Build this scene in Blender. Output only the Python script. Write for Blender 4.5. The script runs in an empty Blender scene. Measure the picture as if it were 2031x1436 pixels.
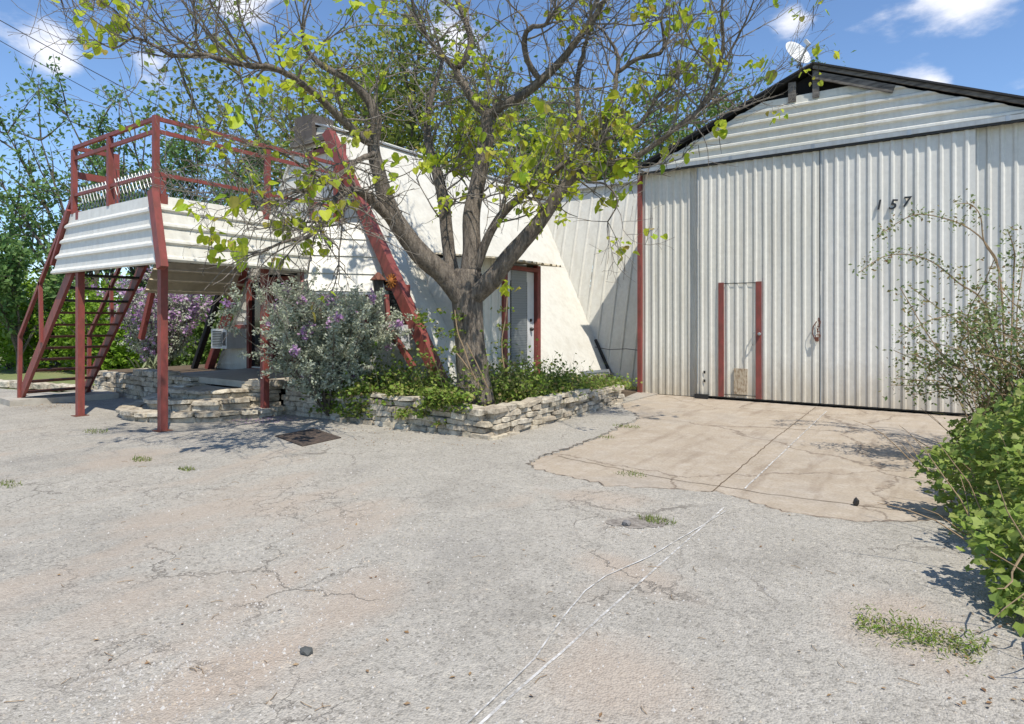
import bpy, bmesh, math, random
import numpy as np
from mathutils import Vector, Matrix

# ------------------------------------------------------------------ camera, sky, sun, exposure
S = bpy.context.scene
COL = S.collection
YAW = math.radians(34.7)
EYE = 1.45
FPX, CXP, HZ = 1245.0, 1015.5, 634.0       # focal length, centre column and horizon row of the photograph
cam_d = bpy.data.cameras.new('camera'); cam = bpy.data.objects.new('camera', cam_d); COL.objects.link(cam)
cam_d.sensor_width = 36.0; cam_d.lens = 36.0 * FPX / 2031.0
cam_d.shift_y = -(718.0 - HZ) / 2031.0
cam_d.clip_start = 0.05; cam_d.clip_end = 3000
cam.location = (0, 0, EYE); cam.rotation_euler = (math.pi / 2, 0, YAW)
S.camera = cam

SUN = Vector((0.53, -0.30, 1.0)).normalized()      # towards the sun
world = bpy.data.worlds.new('World'); S.world = world; world.use_nodes = True
wn, wl = world.node_tree.nodes, world.node_tree.links
wn.clear()
def wnode(t, **kw):
    n = wn.new(t)
    for k, v in kw.items(): setattr(n, k, v)
    return n
sky = wnode('ShaderNodeTexSky', sky_type='NISHITA', sun_disc=False)
sky.sun_elevation = math.asin(SUN.z); sky.sun_rotation = math.atan2(SUN.x, SUN.y)
sky.air_density = 1.0; sky.dust_density = 0.15; sky.ozone_density = 6.0; sky.altitude = 300
SKY_STRENGTH = 0.15
bg = wnode('ShaderNodeBackground'); bg.inputs['Strength'].default_value = SKY_STRENGTH
out = wnode('ShaderNodeOutputWorld')
tc = wnode('ShaderNodeTexCoord')
mp = wnode('ShaderNodeMapping'); mp.inputs['Scale'].default_value = (1.0, 1.0, 2.2)
cn = wnode('ShaderNodeTexNoise'); cn.inputs['Scale'].default_value = 5.2; cn.inputs['Detail'].default_value = 9; cn.inputs['Roughness'].default_value = 0.58
wl.new(tc.outputs['Generated'], mp.inputs['Vector']); wl.new(mp.outputs['Vector'], cn.inputs['Vector'])
def px_dir(px, py):
    r, f = (px - CXP) / FPX, 1.0
    return Vector((r * math.cos(YAW) - f * math.sin(YAW), r * math.sin(YAW) + f * math.cos(YAW), (HZ - py) / FPX)).normalized()
# cumulus banks: soft lobes of coverage added to the noise field
prev = None
for (px, py, w, a) in [(1910, -5, 0.075, .24), (1575, 30, 0.055, .25), (1850, 165, 0.035, .20), (110, 105, 0.05, .22), (310, 130, 0.05, .21), (500, 20, 0.08, .24), (900, 60, 0.09, .2), (20, 330, .08, .16),
                       (2300, 120, .09, .25), (-300, 60, .1, .25), (700, -200, .12, .25), (1500, -400, .12, .24), (2900, 200, .12, .25)]:
    d = px_dir(px, py)
    vm = wnode('ShaderNodeVectorMath', operation='DISTANCE'); vm.inputs[1].default_value = d
    wl.new(tc.outputs['Generated'], vm.inputs[0])
    mr = wnode('ShaderNodeMapRange', interpolation_type='SMOOTHSTEP')
    mr.inputs['From Min'].default_value = 0; mr.inputs['From Max'].default_value = w
    mr.inputs['To Min'].default_value = a; mr.inputs['To Max'].default_value = 0
    wl.new(vm.outputs['Value'], mr.inputs['Value'])
    if prev is None: prev = mr.outputs['Result']
    else:
        m = wnode('ShaderNodeMath', operation='MAXIMUM'); wl.new(prev, m.inputs[0]); wl.new(mr.outputs['Result'], m.inputs[1]); prev = m.outputs[0]
ad = wnode('ShaderNodeMath', operation='ADD'); wl.new(cn.outputs['Fac'], ad.inputs[0]); wl.new(prev, ad.inputs[1])
cr = wnode('ShaderNodeMapRange', interpolation_type='SMOOTHSTEP'); cr.inputs['From Min'].default_value = 0.60; cr.inputs['From Max'].default_value = 0.82
cr.inputs['To Max'].default_value = 0.9
wl.new(ad.outputs[0], cr.inputs['Value'])
mix = wnode('ShaderNodeMix', data_type='RGBA'); mix.inputs['B'].default_value = (6.2, 6.2, 6.5, 1)
wl.new(cr.outputs['Result'], mix.inputs['Factor']); wl.new(sky.outputs['Color'], mix.inputs['A'])
wl.new(mix.outputs['Result'], bg.inputs['Color']); wl.new(bg.outputs['Background'], out.inputs['Surface'])

sun_d = bpy.data.lights.new('sun', 'SUN'); sun = bpy.data.objects.new('sun', sun_d); COL.objects.link(sun)
sun_d.energy = 4.3; sun_d.angle = math.radians(0.55); sun_d.color = (1.0, 0.94, 0.85)
sun.rotation_euler = SUN.to_track_quat('Z', 'Y').to_euler(); sun.location = (10, -6, 20)
S.view_settings.view_transform = 'Standard'; S.view_settings.look = 'None'
S.view_settings.exposure = 0.32; S.view_settings.gamma = 1.0
S.cycles.max_bounces = 6; S.cycles.diffuse_bounces = 3; S.cycles.glossy_bounces = 2; S.cycles.transmission_bounces = 3; S.cycles.transparent_max_bounces = 4

# ------------------------------------------------------------------ helpers
R = random.Random(7); NR = np.random.default_rng(11)
def P(px, py, d):
    """world point seen at a pixel of the photograph, d metres in front of the lens"""
    r = (px - CXP) / FPX * d
    return Vector((r * math.cos(YAW) - d * math.sin(YAW), r * math.sin(YAW) + d * math.cos(YAW), EYE + (HZ - py) / FPX * d))
def tag(o, label=None, cat=None, group=None, kind=None):
    if label: o['label'] = label
    if cat: o['category'] = cat
    if group: o['group'] = group
    if kind: o['kind'] = kind
    return o
def empty(name, loc, label=None, cat=None, group=None):
    o = bpy.data.objects.new(name, None); COL.objects.link(o); o.location = loc
    return tag(o, label, cat, group)
def link(name, me, parent=None):
    o = bpy.data.objects.new(name, me); COL.objects.link(o)
    if parent is not None:
        o.parent = parent
        o.matrix_parent_inverse = Matrix.Translation(-world_loc(parent))
    return o
def world_loc(o):
    # parents are unrotated and unscaled: their world position is the sum up the chain
    if o.parent is None: return o.location.copy()
    return world_loc(o.parent) + o.location - world_loc(o.parent)
class MB:
    """collects geometry in world coordinates and links it as one mesh object"""
    def __init__(s): s.v = []; s.f = []; s.n = 0; s.mi = []
    def add(s, verts, faces):
        verts = np.asarray(verts, dtype=float).reshape(-1, 3)
        s.v.append(verts); b = s.n
        s.f.extend([tuple(i + b for i in f) for f in faces]); s.n += len(verts)
    def box(s, lo, hi):
        x0, y0, z0 = lo; x1, y1, z1 = hi
        s.add([(x0,y0,z0),(x1,y0,z0),(x1,y1,z0),(x0,y1,z0),(x0,y0,z1),(x1,y0,z1),(x1,y1,z1),(x0,y1,z1)],
              [(3,2,1,0),(4,5,6,7),(0,1,5,4),(1,2,6,5),(2,3,7,6),(3,0,4,7)]); return s
    def bar(s, a, b, w, h, up=(0,0,1)):
        """square bar from a to b, w wide (sideways), h deep (towards up)"""
        a, b = Vector(a), Vector(b); t = (b - a).normalized(); up = Vector(up)
        if abs(t.dot(up)) > .98: up = Vector((0, 1, 0))
        x = t.cross(up).normalized(); y = x.cross(t).normalized()
        vs = []
        for p in (a, b):
            for (i, j) in ((-1,-1),(1,-1),(1,1),(-1,1)): vs.append(p + x*(i*w/2) + y*(j*h/2))
        s.add([tuple(v) for v in vs], [(0,1,2,3),(7,6,5,4),(0,4,5,1),(1,5,6,2),(2,6,7,3),(3,7,4,0)]); return s
    def poly(s, pts, thick=None, n=None):
        pts = [Vector(p) for p in pts]; k = len(pts)
        if thick is None: s.add([tuple(p) for p in pts], [tuple(range(k))]); return s
        if n is None: n = (pts[1]-pts[0]).cross(pts[2]-pts[0]).normalized()
        q = [p - n*thick for p in pts]
        s.add([tuple(p) for p in pts+q], [tuple(range(k)), tuple(range(2*k-1, k-1, -1))] + [(i, i+k, (i+1)%k+k, (i+1)%k) for i in range(k)]); return s
    def tube(s, pts, rad, sides=6, cap=True):
        pts = np.asarray([tuple(p) for p in pts], dtype=float); n = len(pts)
        rad = np.asarray(rad, dtype=float) if np.ndim(rad) else np.full(n, rad)
        t = np.gradient(pts, axis=0); t /= np.linalg.norm(t, axis=1)[:, None] + 1e-9
        ref = np.array([0.31, 0.17, 0.93]) if abs(t[0] @ np.array([0.31,0.17,0.93])) < .9 else np.array([1.0, 0.1, 0])
        x = np.cross(t, ref); x /= np.linalg.norm(x, axis=1)[:, None] + 1e-9
        y = np.cross(t, x)
        a = np.arange(sides) * 2*np.pi/sides
        ring = pts[:, None, :] + rad[:, None, None]*(np.cos(a)[None, :, None]*x[:, None, :] + np.sin(a)[None, :, None]*y[:, None, :])
        fs = [(i*sides+j, i*sides+(j+1) % sides, (i+1)*sides+(j+1) % sides, (i+1)*sides+j) for i in range(n-1) for j in range(sides)]
        if cap: fs += [tuple(range(sides-1, -1, -1)), tuple((n-1)*sides+j for j in range(sides))]
        s.add(ring.reshape(-1, 3), fs); return s
    def lathe(s, prof, c, axis=(0,0,1), sides=20):
        ax = Vector(axis).normalized(); x = ax.orthogonal().normalized(); y = ax.cross(x); c = Vector(c)
        vs = [c + ax*h + (x*math.cos(2*math.pi*j/sides) + y*math.sin(2*math.pi*j/sides))*r for (r, h) in prof for j in range(sides)]
        n = len(prof)
        s.add([tuple(v) for v in vs], [(i*sides+j, i*sides+(j+1)%sides, (i+1)*sides+(j+1)%sides, (i+1)*sides+j) for i in range(n-1) for j in range(sides)]); return s
    def build(s, name, mat, parent=None, smooth=False, kind=None):
        me = bpy.data.meshes.new(name)
        v = np.concatenate(s.v) if s.v else np.zeros((0, 3))
        fast_mesh(me, v, s.f)
        if smooth: me.polygons.foreach_set('use_smooth', np.ones(len(me.polygons), dtype=bool))
        me.materials.append(mat); o = link(name, me, parent)
        if kind: o['kind'] = kind
        return o
def fast_mesh(me, v, faces):
    me.vertices.add(len(v)); me.vertices.foreach_set('co', np.ascontiguousarray(v, dtype=np.float32).ravel())
    if isinstance(faces, np.ndarray):
        tot = np.full(len(faces), faces.shape[1]); idx = faces.ravel()
    else:
        tot = np.array([len(f) for f in faces]); idx = np.array([i for f in faces for i in f])
    me.loops.add(len(idx)); me.loops.foreach_set('vertex_index', idx.astype(np.int32))
    me.polygons.add(len(tot)); me.polygons.foreach_set('loop_start', (np.cumsum(tot)-tot).astype(np.int32))
    me.polygons.foreach_set('loop_total', tot.astype(np.int32))
    me.polygons.foreach_set('use_smooth', np.zeros(len(tot), dtype=bool))
    me.update(calc_edges=True)

# ------------------------------------------------------------------ materials
def mat_base(name):
    m = bpy.data.materials.new(name); m.use_nodes = True
    nt = m.node_tree; b = nt.nodes['Principled BSDF']
    return m, nt, b
def N(nt, t, **kw):
    n = nt.nodes.new(t)
    for k, v in kw.items():
        if k in ('operation', 'data_type', 'blend_type', 'feature', 'interpolation_type', 'noise_type', 'distance'): setattr(n, k, v)
        else: n.inputs[k.replace('_', ' ')].default_value = v
    return n
def ramp(nt, fac, stops):
    r = nt.nodes.new('ShaderNodeValToRGB'); el = r.color_ramp.elements
    while len(el) < len(stops): el.new(0.5)
    for e, (p, c) in zip(el, stops): e.position = p; e.color = (*c, 1) if len(c) == 3 else c
    nt.links.new(fac, r.inputs['Fac']); return r.outputs['Color']
def mixc(nt, fac, a, b, blend='MIX'):
    m = nt.nodes.new('ShaderNodeMix'); m.data_type = 'RGBA'; m.blend_type = blend
    for s, v in (('Factor', fac), ('A', a), ('B', b)):
        if isinstance(v, (int, float)): m.inputs[s].default_value = v
        elif isinstance(v, tuple): m.inputs[s].default_value = (*v, 1) if len(v) == 3 else v
        else: nt.links.new(v, m.inputs[s])
    return m.outputs['Result']
def noise(nt, scale, detail=4, rough=.55, vec=None, stretch=None):
    t = nt.nodes.new('ShaderNodeTexNoise'); t.inputs['Scale'].default_value = scale; t.inputs['Detail'].default_value = detail; t.inputs['Roughness'].default_value = rough
    g = nt.nodes.new('ShaderNodeNewGeometry'); v = g.outputs['Position'] if vec is None else vec
    if stretch:
        mpn = nt.nodes.new('ShaderNodeMapping'); mpn.inputs['Scale'].default_value = stretch; nt.links.new(v, mpn.inputs['Vector']); v = mpn.outputs['Vector']
    nt.links.new(v, t.inputs['Vector']); return t
def bump(nt, b, h, strength, dist):
    bp = nt.nodes.new('ShaderNodeBump'); bp.inputs['Strength'].default_value = strength; bp.inputs['Distance'].default_value = dist
    nt.links.new(h, bp.inputs['Height']); nt.links.new(bp.outputs['Normal'], b.inputs['Normal'])
def paint(name, col, dirt, rough=.55, scale=1.5, streak=(6, 6, .5), dirt_amt=.55, bumpd=.002, metallic=0.0, lo=.45, hi=.75):
    m, nt, b = mat_base(name)
    n1 = noise(nt, scale, 6, .62, stretch=streak); n2 = noise(nt, 14, 5, .6)
    f = ramp(nt, n1.outputs['Fac'], [(lo, (0, 0, 0)), (hi, (dirt_amt,)*3)])
    c = mixc(nt, f, col, dirt)
    c = mixc(nt, .22, c, ramp(nt, n2.outputs['Fac'], [(.3, (.45,)*3), (.7, (1, 1, 1))]), 'MULTIPLY')
    nt.links.new(c, b.inputs['Base Color']); b.inputs['Roughness'].default_value = rough; b.inputs['Metallic'].default_value = metallic
    n3 = noise(nt, 3.5, 3, .5); bump(nt, b, n3.outputs['Fac'], .5, bumpd*4)
    return m
def foliage_mat(name, cols, trans=.35, rough=.55, by_object=False):
    m, nt, b = mat_base(name)
    if by_object:
        rnd = nt.nodes.new('ShaderNodeObjectInfo').outputs['Random']
    else:
        rnd = nt.nodes.new('ShaderNodeNewGeometry').outputs['Random Per Island']
    k = len(cols); c = ramp(nt, rnd, [(i/(k-1) if k > 1 else 0, cc) for i, cc in enumerate(cols)])
    nn = noise(nt, 25, 2); c = mixc(nt, .25, c, ramp(nt, nn.outputs['Fac'], [(.3, (.5,)*3), (.7, (1,)*3)]), 'MULTIPLY')
    nt.links.new(c, b.inputs['Base Color']); b.inputs['Roughness'].default_value = rough
    b.inputs['Specular IOR Level'].default_value = .3
    tr = nt.nodes.new('ShaderNodeBsdfTranslucent'); nt.links.new(c, tr.inputs['Color'])
    ms = nt.nodes.new('ShaderNodeMixShader'); ms.inputs['Fac'].default_value = trans
    nt.links.new(b.outputs['BSDF'], ms.inputs[1]); nt.links.new(tr.outputs['BSDF'], ms.inputs[2])
    nt.links.new(ms.outputs['Shader'], nt.nodes['Material Output'].inputs['Surface'])
    return m
M = {}
M['white_metal'] = paint('white_metal', (.69, .67, .585), (.42, .37, .27), .5, dirt_amt=.38)
M['cool_metal'] = paint('cool_metal', (.71, .695, .635), (.46, .41, .32), .5, dirt_amt=.34)
M['door_metal'] = paint('door_metal', (.71, .69, .61), (.43, .37, .27), .45, streak=(9, 9, .35), dirt_amt=.34)
def splash(m, z0, z1, col, amt):
    # rain-splashed dirt near the ground
    nt = m.node_tree; b = nt.nodes['Principled BSDF']; src = b.inputs['Base Color'].links[0].from_socket
    g = nt.nodes.new('ShaderNodeNewGeometry'); sp = nt.nodes.new('ShaderNodeSeparateXYZ'); nt.links.new(g.outputs['Position'], sp.inputs['Vector'])
    n = noise(nt, 3.0, 6, .7, stretch=(3, 3, 1)); a = nt.nodes.new('ShaderNodeMath'); a.operation = 'MULTIPLY_ADD'; nt.links.new(n.outputs['Fac'], a.inputs[0]); a.inputs[1].default_value = -1.2; nt.links.new(sp.outputs['Z'], a.inputs[2])
    r = nt.nodes.new('ShaderNodeMapRange'); r.inputs['From Min'].default_value = z0; r.inputs['From Max'].default_value = z1; r.inputs['To Min'].default_value = amt; r.inputs['To Max'].default_value = 0
    nt.links.new(a.outputs[0], r.inputs['Value']); nt.links.new(mixc(nt, r.outputs['Result'], src, col), b.inputs['Base Color'])
for k_ in ('door_metal', 'cool_metal', 'white_metal'): splash(M[k_], -.65, .25, (.36, .29, .19), .6)
M['smooth_white'] = paint('smooth_white', (.62, .60, .525), (.44, .40, .32), .75, streak=(2, 2, 2), dirt_amt=.5, bumpd=.004)
M['tan_siding'] = paint('tan_siding', (.60, .52, .37), (.36, .29, .18), .7, streak=(3, 3, 3))
M['red_steel'] = paint('red_steel', (.27, .062, .05), (.14, .05, .034), .55, scale=2.5, streak=(5, 5, 2), dirt_amt=.9, lo=.38, hi=.72)
M['wing_metal'] = paint('wing_metal', (.585, .57, .50), (.40, .35, .26), .55, dirt_amt=.4)
M['galv'] = paint('galv', (.42, .44, .45), (.24, .25, .25), .38, metallic=.6, dirt_amt=.6)
M['grey_flash'] = paint('grey_flash', (.40, .43, .44), (.24, .24, .23), .5, metallic=.25)
M['black_roof'] = paint('black_roof', (.018, .019, .022), (.05, .045, .04), .8)
M['roof_metal'] = paint('roof_metal', (.48, .51, .54), (.33, .32, .30), .45, metallic=.3)
M['old_wood'] = paint('old_wood', (.21, .19, .165), (.05, .043, .037), .85, scale=4, streak=(1, 1, 6), dirt_amt=.9, bumpd=.006, lo=.35, hi=.65)
M['dark'] = paint('dark', (.012, .011, .010), (.02, .018, .016), .9)
M['bare_board'] = paint('bare_board', (.50, .42, .30), (.20, .12, .06), .8, scale=6, streak=(6, 6, 2), dirt_amt=.8, lo=.45, hi=.62)
M['rust'] = paint('rust', (.16, .055, .03), (.05, .02, .015), .8, scale=9, streak=(3, 3, 3), dirt_amt=.9)
M['concrete'] = paint('concrete', (.42, .39, .33), (.24, .20, .15), .85, streak=(2, 2, 2), dirt_amt=.7, bumpd=.003)
M['slab_cream'] = paint('slab_cream', (.50, .45, .36), (.30, .25, .18), .85, streak=(2, 2, 2), dirt_amt=.6)
M['soil'] = paint('soil', (.11, .075, .045), (.2, .15, .09), .95, scale=6, streak=(2, 2, 2))
M['bark'] = None
M['plastic_white'] = paint('plastic_white', (.66, .66, .64), (.4, .38, .34), .4, dirt_amt=.4)
M['black_metal'] = paint('black_metal', (.02, .02, .02), (.05, .04, .035), .5)
M['sign_black'] = paint('sign_black', (.015, .02, .025), (.06, .06, .06), .6)
M['chalk'] = paint('chalk', (.66, .64, .60), (.40, .38, .34), .9, scale=9, streak=(2, 2, 2), dirt_amt=1, lo=.45, hi=.6)
def worn(m, scale, lo, hi):
    nt = m.node_tree; n = noise(nt, scale, 6, .7); r = nt.nodes.new('ShaderNodeMapRange'); r.inputs['From Min'].default_value = lo; r.inputs['From Max'].default_value = hi
    nt.links.new(n.outputs['Fac'], r.inputs['Value']); nt.links.new(r.outputs['Result'], nt.nodes['Principled BSDF'].inputs['Alpha'])
worn(M['chalk'], 16, .32, .58)
M['orange'] = paint('orange', (.45, .16, .025), (.2, .06, .02), .6)
M['wire'] = paint('wire', (.02, .02, .022), (.04, .04, .04), .6)
M['brown_mat'] = paint('brown_mat', (.105, .075, .055), (.035, .027, .022), .95, scale=22, streak=(1, 1, 1), dirt_amt=.9, lo=.4, hi=.6, bumpd=.01)
def glass_mat():
    m, nt, b = mat_base('window_glass'); b.inputs['Base Color'].default_value = (.015, .018, .02, 1); b.inputs['Roughness'].default_value = .06
    b.inputs['Specular IOR Level'].default_value = .7; return m
M['glass'] = glass_mat()
def blind_mat():
    m, nt, b = mat_base('blind_slats'); b.inputs['Base Color'].default_value = (.24, .26, .26, 1); b.inputs['Roughness'].default_value = .5; return m
M['blind'] = blind_mat()
def stone_mat():
    m, nt, b = mat_base('limestone')
    rnd = nt.nodes.new('ShaderNodeObjectInfo').outputs['Random']
    base = ramp(nt, rnd, [(0, (.50, .43, .31)), (.35, (.61, .55, .43)), (.65, (.46, .395, .295)), (1, (.65, .60, .49))])
    n1 = noise(nt, 9, 7, .65); n2 = noise(nt, 45, 4, .6)
    c = mixc(nt, ramp(nt, n1.outputs['Fac'], [(.45, (0,)*3), (.66, (.8,)*3)]), base, (.17, .135, .095))
    c = mixc(nt, .35, c, ramp(nt, n2.outputs['Fac'], [(.3, (.45,)*3), (.65, (1,)*3)]), 'MULTIPLY')
    nt.links.new(c, b.inputs['Base Color']); b.inputs['Roughness'].default_value = .92
    bump(nt, b, n1.outputs['Fac'], .9, .03); return m
M['stone'] = stone_mat()
def bark_mat(name, a, bcol):
    m, nt, b = mat_base(name)
    n1 = noise(nt, 7, 8, .7, stretch=(3, 3, .6)); n2 = noise(nt, 30, 5, .65, stretch=(2, 2, .5))
    c = ramp(nt, n1.outputs['Fac'], [(.32, bcol), (.62, a)])
    c = mixc(nt, .5, c, ramp(nt, n2.outputs['Fac'], [(.3, (.35,)*3), (.65, (1,)*3)]), 'MULTIPLY')
    nt.links.new(c, b.inputs['Base Color']); b.inputs['Roughness'].default_value = .95
    mx = nt.nodes.new('ShaderNodeMath'); mx.operation = 'ADD'; nt.links.new(n1.outputs['Fac'], mx.inputs[0]); nt.links.new(n2.outputs['Fac'], mx.inputs[1])
    bump(nt, b, mx.outputs[0], 1.0, .035); return m
M['bark'] = bark_mat('bark', (.30, .25, .195), (.07, .055, .042))
M['twig'] = bark_mat('twig_bark', (.36, .315, .26), (.20, .165, .13))
M['far_bark'] = bark_mat('far_bark', (.20, .17, .13), (.09, .075, .055))
M['dry_stem'] = paint('dry_stem', (.30, .21, .12), (.16, .11, .06), .8)
M['green_stem'] = paint('green_stem', (.16, .19, .07), (.13, .10, .05), .7)
M['pod'] = paint('pod', (.045, .032, .022), (.08, .055, .03), .8)
M['leaf_catalpa'] = foliage_mat('leaf_catalpa', [(.46, .58, .045), (.56, .64, .05), (.36, .52, .045), (.60, .64, .06), (.40, .54, .045), (.54, .58, .06), (.28, .44, .04), (.44, .36, .09)], .5, by_object=True)
M['leaf_catalpa_mass'] = foliage_mat('leaf_catalpa_mass', [(.46, .58, .045), (.56, .64, .05), (.36, .52, .045), (.60, .64, .06), (.50, .56, .055), (.44, .34, .09)], .5)
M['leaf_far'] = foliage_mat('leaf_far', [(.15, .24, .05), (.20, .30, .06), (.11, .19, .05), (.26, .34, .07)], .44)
M['leaf_elm'] = foliage_mat('leaf_elm', [(.16, .29, .09), (.21, .35, .10), (.12, .22, .08), (.28, .40, .12)], .48)
M['leaf_olive'] = foliage_mat('leaf_olive', [(.24, .30, .06), (.31, .36, .07), (.18, .23, .05), (.38, .41, .08)], .46)
M['leaf_hedge'] = foliage_mat('leaf_hedge', [(.19, .33, .03), (.25, .40, .035), (.13, .25, .025), (.30, .44, .05)], .45)
M['leaf_sage'] = foliage_mat('leaf_sage', [(.47, .51, .38), (.56, .59, .46), (.36, .41, .27), (.64, .66, .55)], .35, .8)
M['flower'] = foliage_mat('flower', [(.50, .28, .52), (.62, .40, .62), (.42, .22, .44), (.68, .50, .66)], .35)
M['leaf_cover'] = foliage_mat('leaf_cover', [(.14, .24, .035), (.20, .31, .045), (.25, .35, .055), (.34, .35, .10), (.12, .20, .03), (.36, .28, .13)], .4)
M['leaf_vine'] = foliage_mat('leaf_vine', [(.26, .37, .07), (.33, .44, .085), (.19, .29, .065), (.40, .48, .12), (.30, .32, .10)], .45)
M['leaf_vine_single'] = foliage_mat('leaf_vine_single', [(.26, .37, .07), (.33, .44, .085), (.20, .30, .065), (.40, .48, .12)], .45, by_object=True)
M['leaf_rose'] = foliage_mat('leaf_rose', [(.17, .24, .08), (.22, .30, .10), (.27, .34, .14), (.30, .18, .09), (.15, .21, .07), (.27, .28, .10)], .4)
M['leaf_dry'] = foliage_mat('leaf_dry', [(.26, .15, .07), (.36, .24, .12), (.20, .10, .045), (.42, .31, .18)], .15)
M['leaf_yucca'] = foliage_mat('leaf_yucca', [(.26, .30, .14), (.48, .44, .25), (.18, .24, .12), (.52, .45, .28)], .2)
M['grass'] = foliage_mat('grass', [(.12, .20, .03), (.19, .25, .05), (.26, .26, .09), (.10, .16, .03)], .35)
M['pebble'] = foliage_mat('pebble', [(.42, .40, .37), (.55, .52, .47), (.30, .28, .26), (.50, .42, .32)], 0, .9)

def scale01(nt, v, a, b):
    r = nt.nodes.new('ShaderNodeMapRange'); r.inputs['From Min'].default_value = a; r.inputs['From Max'].default_value = b; nt.links.new(v, r.inputs['Value']); return r.outputs['Result']
def _g2(px, py): p = P(px, py, EYE*FPX/(py-HZ)); return p.x, p.y
DUST = []
for (x0, y0, x1, y1, w) in ((330, 1400, 560, 1290, .16), (600, 1260, 770, 1155, .20), (1130, 1400, 1290, 1310, .30), (1180, 1110, 1330, 1180, .16), (1740, 1200, 1860, 1330, .25), (1120, 985, 1250, 1000, .2)):
    (a0, b0), (a1, b1) = _g2(x0, y0), _g2(x1, y1); DUST.append(((a0+a1)/2, (b0+b1)/2, math.dist((a0, b0), (a1, b1))*.75+.1, w*1.6, math.atan2(b1-b0, a1-a0)))
def asphalt_mat():
    m, nt, b = mat_base('worn_asphalt'); L = nt.links
    g = nt.nodes.new('ShaderNodeNewGeometry').outputs['Position']
    v1 = nt.nodes.new('ShaderNodeTexVoronoi'); v1.inputs['Scale'].default_value = 95; L.new(g, v1.inputs['Vector'])
    v2 = nt.nodes.new('ShaderNodeTexVoronoi'); v2.inputs['Scale'].default_value = 42; L.new(g, v2.inputs['Vector'])
    big = noise(nt, .55, 5, .6); mid = noise(nt, 3.2, 6, .65); fine = noise(nt, 38, 5, .7)
    c = ramp(nt, big.outputs['Fac'], [(.3, (.295, .274, .236)), (.5, (.38, .355, .305)), (.72, (.40, .365, .31))])
    c = mixc(nt, ramp(nt, mid.outputs['Fac'], [(.40, (0,)*3), (.72, (.42,)*3)]), c, (.50, .47, .41))
    sep = nt.nodes.new('ShaderNodeSeparateColor'); L.new(v1.outputs['Color'], sep.inputs['Color'])
    c = mixc(nt, .62, c, ramp(nt, sep.outputs['Red'], [(0, (.36, .35, .33)), (.08, (.62, .61, .59)), (.2, (.93,)*3), (.9, (1.08, 1.07, 1.05)), (1, (1.25, 1.23, 1.19))]), 'MULTIPLY')
    sp2 = nt.nodes.new('ShaderNodeSeparateColor'); L.new(v2.outputs['Color'], sp2.inputs['Color'])
    c = mixc(nt, .40, c, ramp(nt, sp2.outputs['Green'], [(0, (.42,)*3), (.08, (.85,)*3), (.92, (1.05,)*3), (1, (1.4, 1.38, 1.33))]), 'MULTIPLY')
    c = mixc(nt, .6, c, ramp(nt, fine.outputs['Fac'], [(.34, (.62,)*3), (.5, (1,)*3)]), 'MULTIPLY')
    # brown dust in a few long patches (wheel tracks running to the barn doors)
    dn = noise(nt, 1.0, 6, .6, stretch=(1.5, .55, 1)); dm = noise(nt, .22, 2, .5)
    ma = nt.nodes.new('ShaderNodeMath'); ma.operation = 'MULTIPLY'; L.new(dn.outputs['Fac'], ma.inputs[0]); L.new(dm.outputs['Fac'], ma.inputs[1])
    c = mixc(nt, ramp(nt, ma.outputs[0], [(.29, (0,)*3), (.38, (.6,)*3)]), c, (.40, .33, .26))
    st_n = noise(nt, .9, 7, .7, stretch=(1, .6, 1)); c = mixc(nt, ramp(nt, st_n.outputs['Fac'], [(.56, (0,)*3), (.70, (.38,)*3)]), c, (.20, .19, .175))
    for (bx, by, rx, ry, ang) in DUST:
        mpn = nt.nodes.new('ShaderNodeMapping'); mpn.vector_type = 'TEXTURE'; mpn.inputs['Location'].default_value = (bx, by, 0); mpn.inputs['Rotation'].default_value = (0, 0, ang); mpn.inputs['Scale'].default_value = (rx, ry, 50)
        L.new(g, mpn.inputs['Vector']); ln_ = nt.nodes.new('ShaderNodeVectorMath'); ln_.operation = 'LENGTH'; L.new(mpn.outputs['Vector'], ln_.inputs[0])
        nz = noise(nt, 2.3, 7, .7); ma2 = nt.nodes.new('ShaderNodeMath'); ma2.operation = 'MULTIPLY_ADD'; L.new(nz.outputs['Fac'], ma2.inputs[0]); ma2.inputs[1].default_value = 1.6; L.new(ln_.outputs['Value'], ma2.inputs[2])
        c = mixc(nt, ramp(nt, ma2.outputs[0], [(.85, (.72,)*3), (1.0, (.3,)*3), (1.0, (0,)*3)]) if False else ramp(nt, scale01(nt, ma2.outputs[0], 1.1, 1.75), [(0, (.55,)*3), (1, (0,)*3)]), c, (.41, .33, .255))
    # cracks: warped cell borders, broken up by noise
    wv = noise(nt, 1.6, 6, .65); vs = nt.nodes.new('ShaderNodeVectorMath'); vs.operation = 'MULTIPLY_ADD'
    L.new(wv.outputs['Color'], vs.inputs[0]); vs.inputs[1].default_value = (.9, .9, 0); L.new(g, vs.inputs[2])
    ve = nt.nodes.new('ShaderNodeTexVoronoi'); ve.feature = 'DISTANCE_TO_EDGE'; ve.inputs['Scale'].default_value = 1.25; L.new(vs.outputs[0], ve.inputs['Vector'])
    ck = ramp(nt, ve.outputs['Distance'], [(.004, (1,)*3), (.014, (0,)*3)])
    msk = noise(nt, .8, 3, .5); mk = ramp(nt, msk.outputs['Fac'], [(.50, (0,)*3), (.60, (.75,)*3)])
    cm = mixc(nt, 1.0, ck, mk, 'MULTIPLY')
    ve2 = nt.nodes.new('ShaderNodeTexVoronoi'); ve2.feature = 'DISTANCE_TO_EDGE'; ve2.inputs['Scale'].default_value = 4.2; L.new(vs.outputs[0], ve2.inputs['Vector'])
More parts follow.
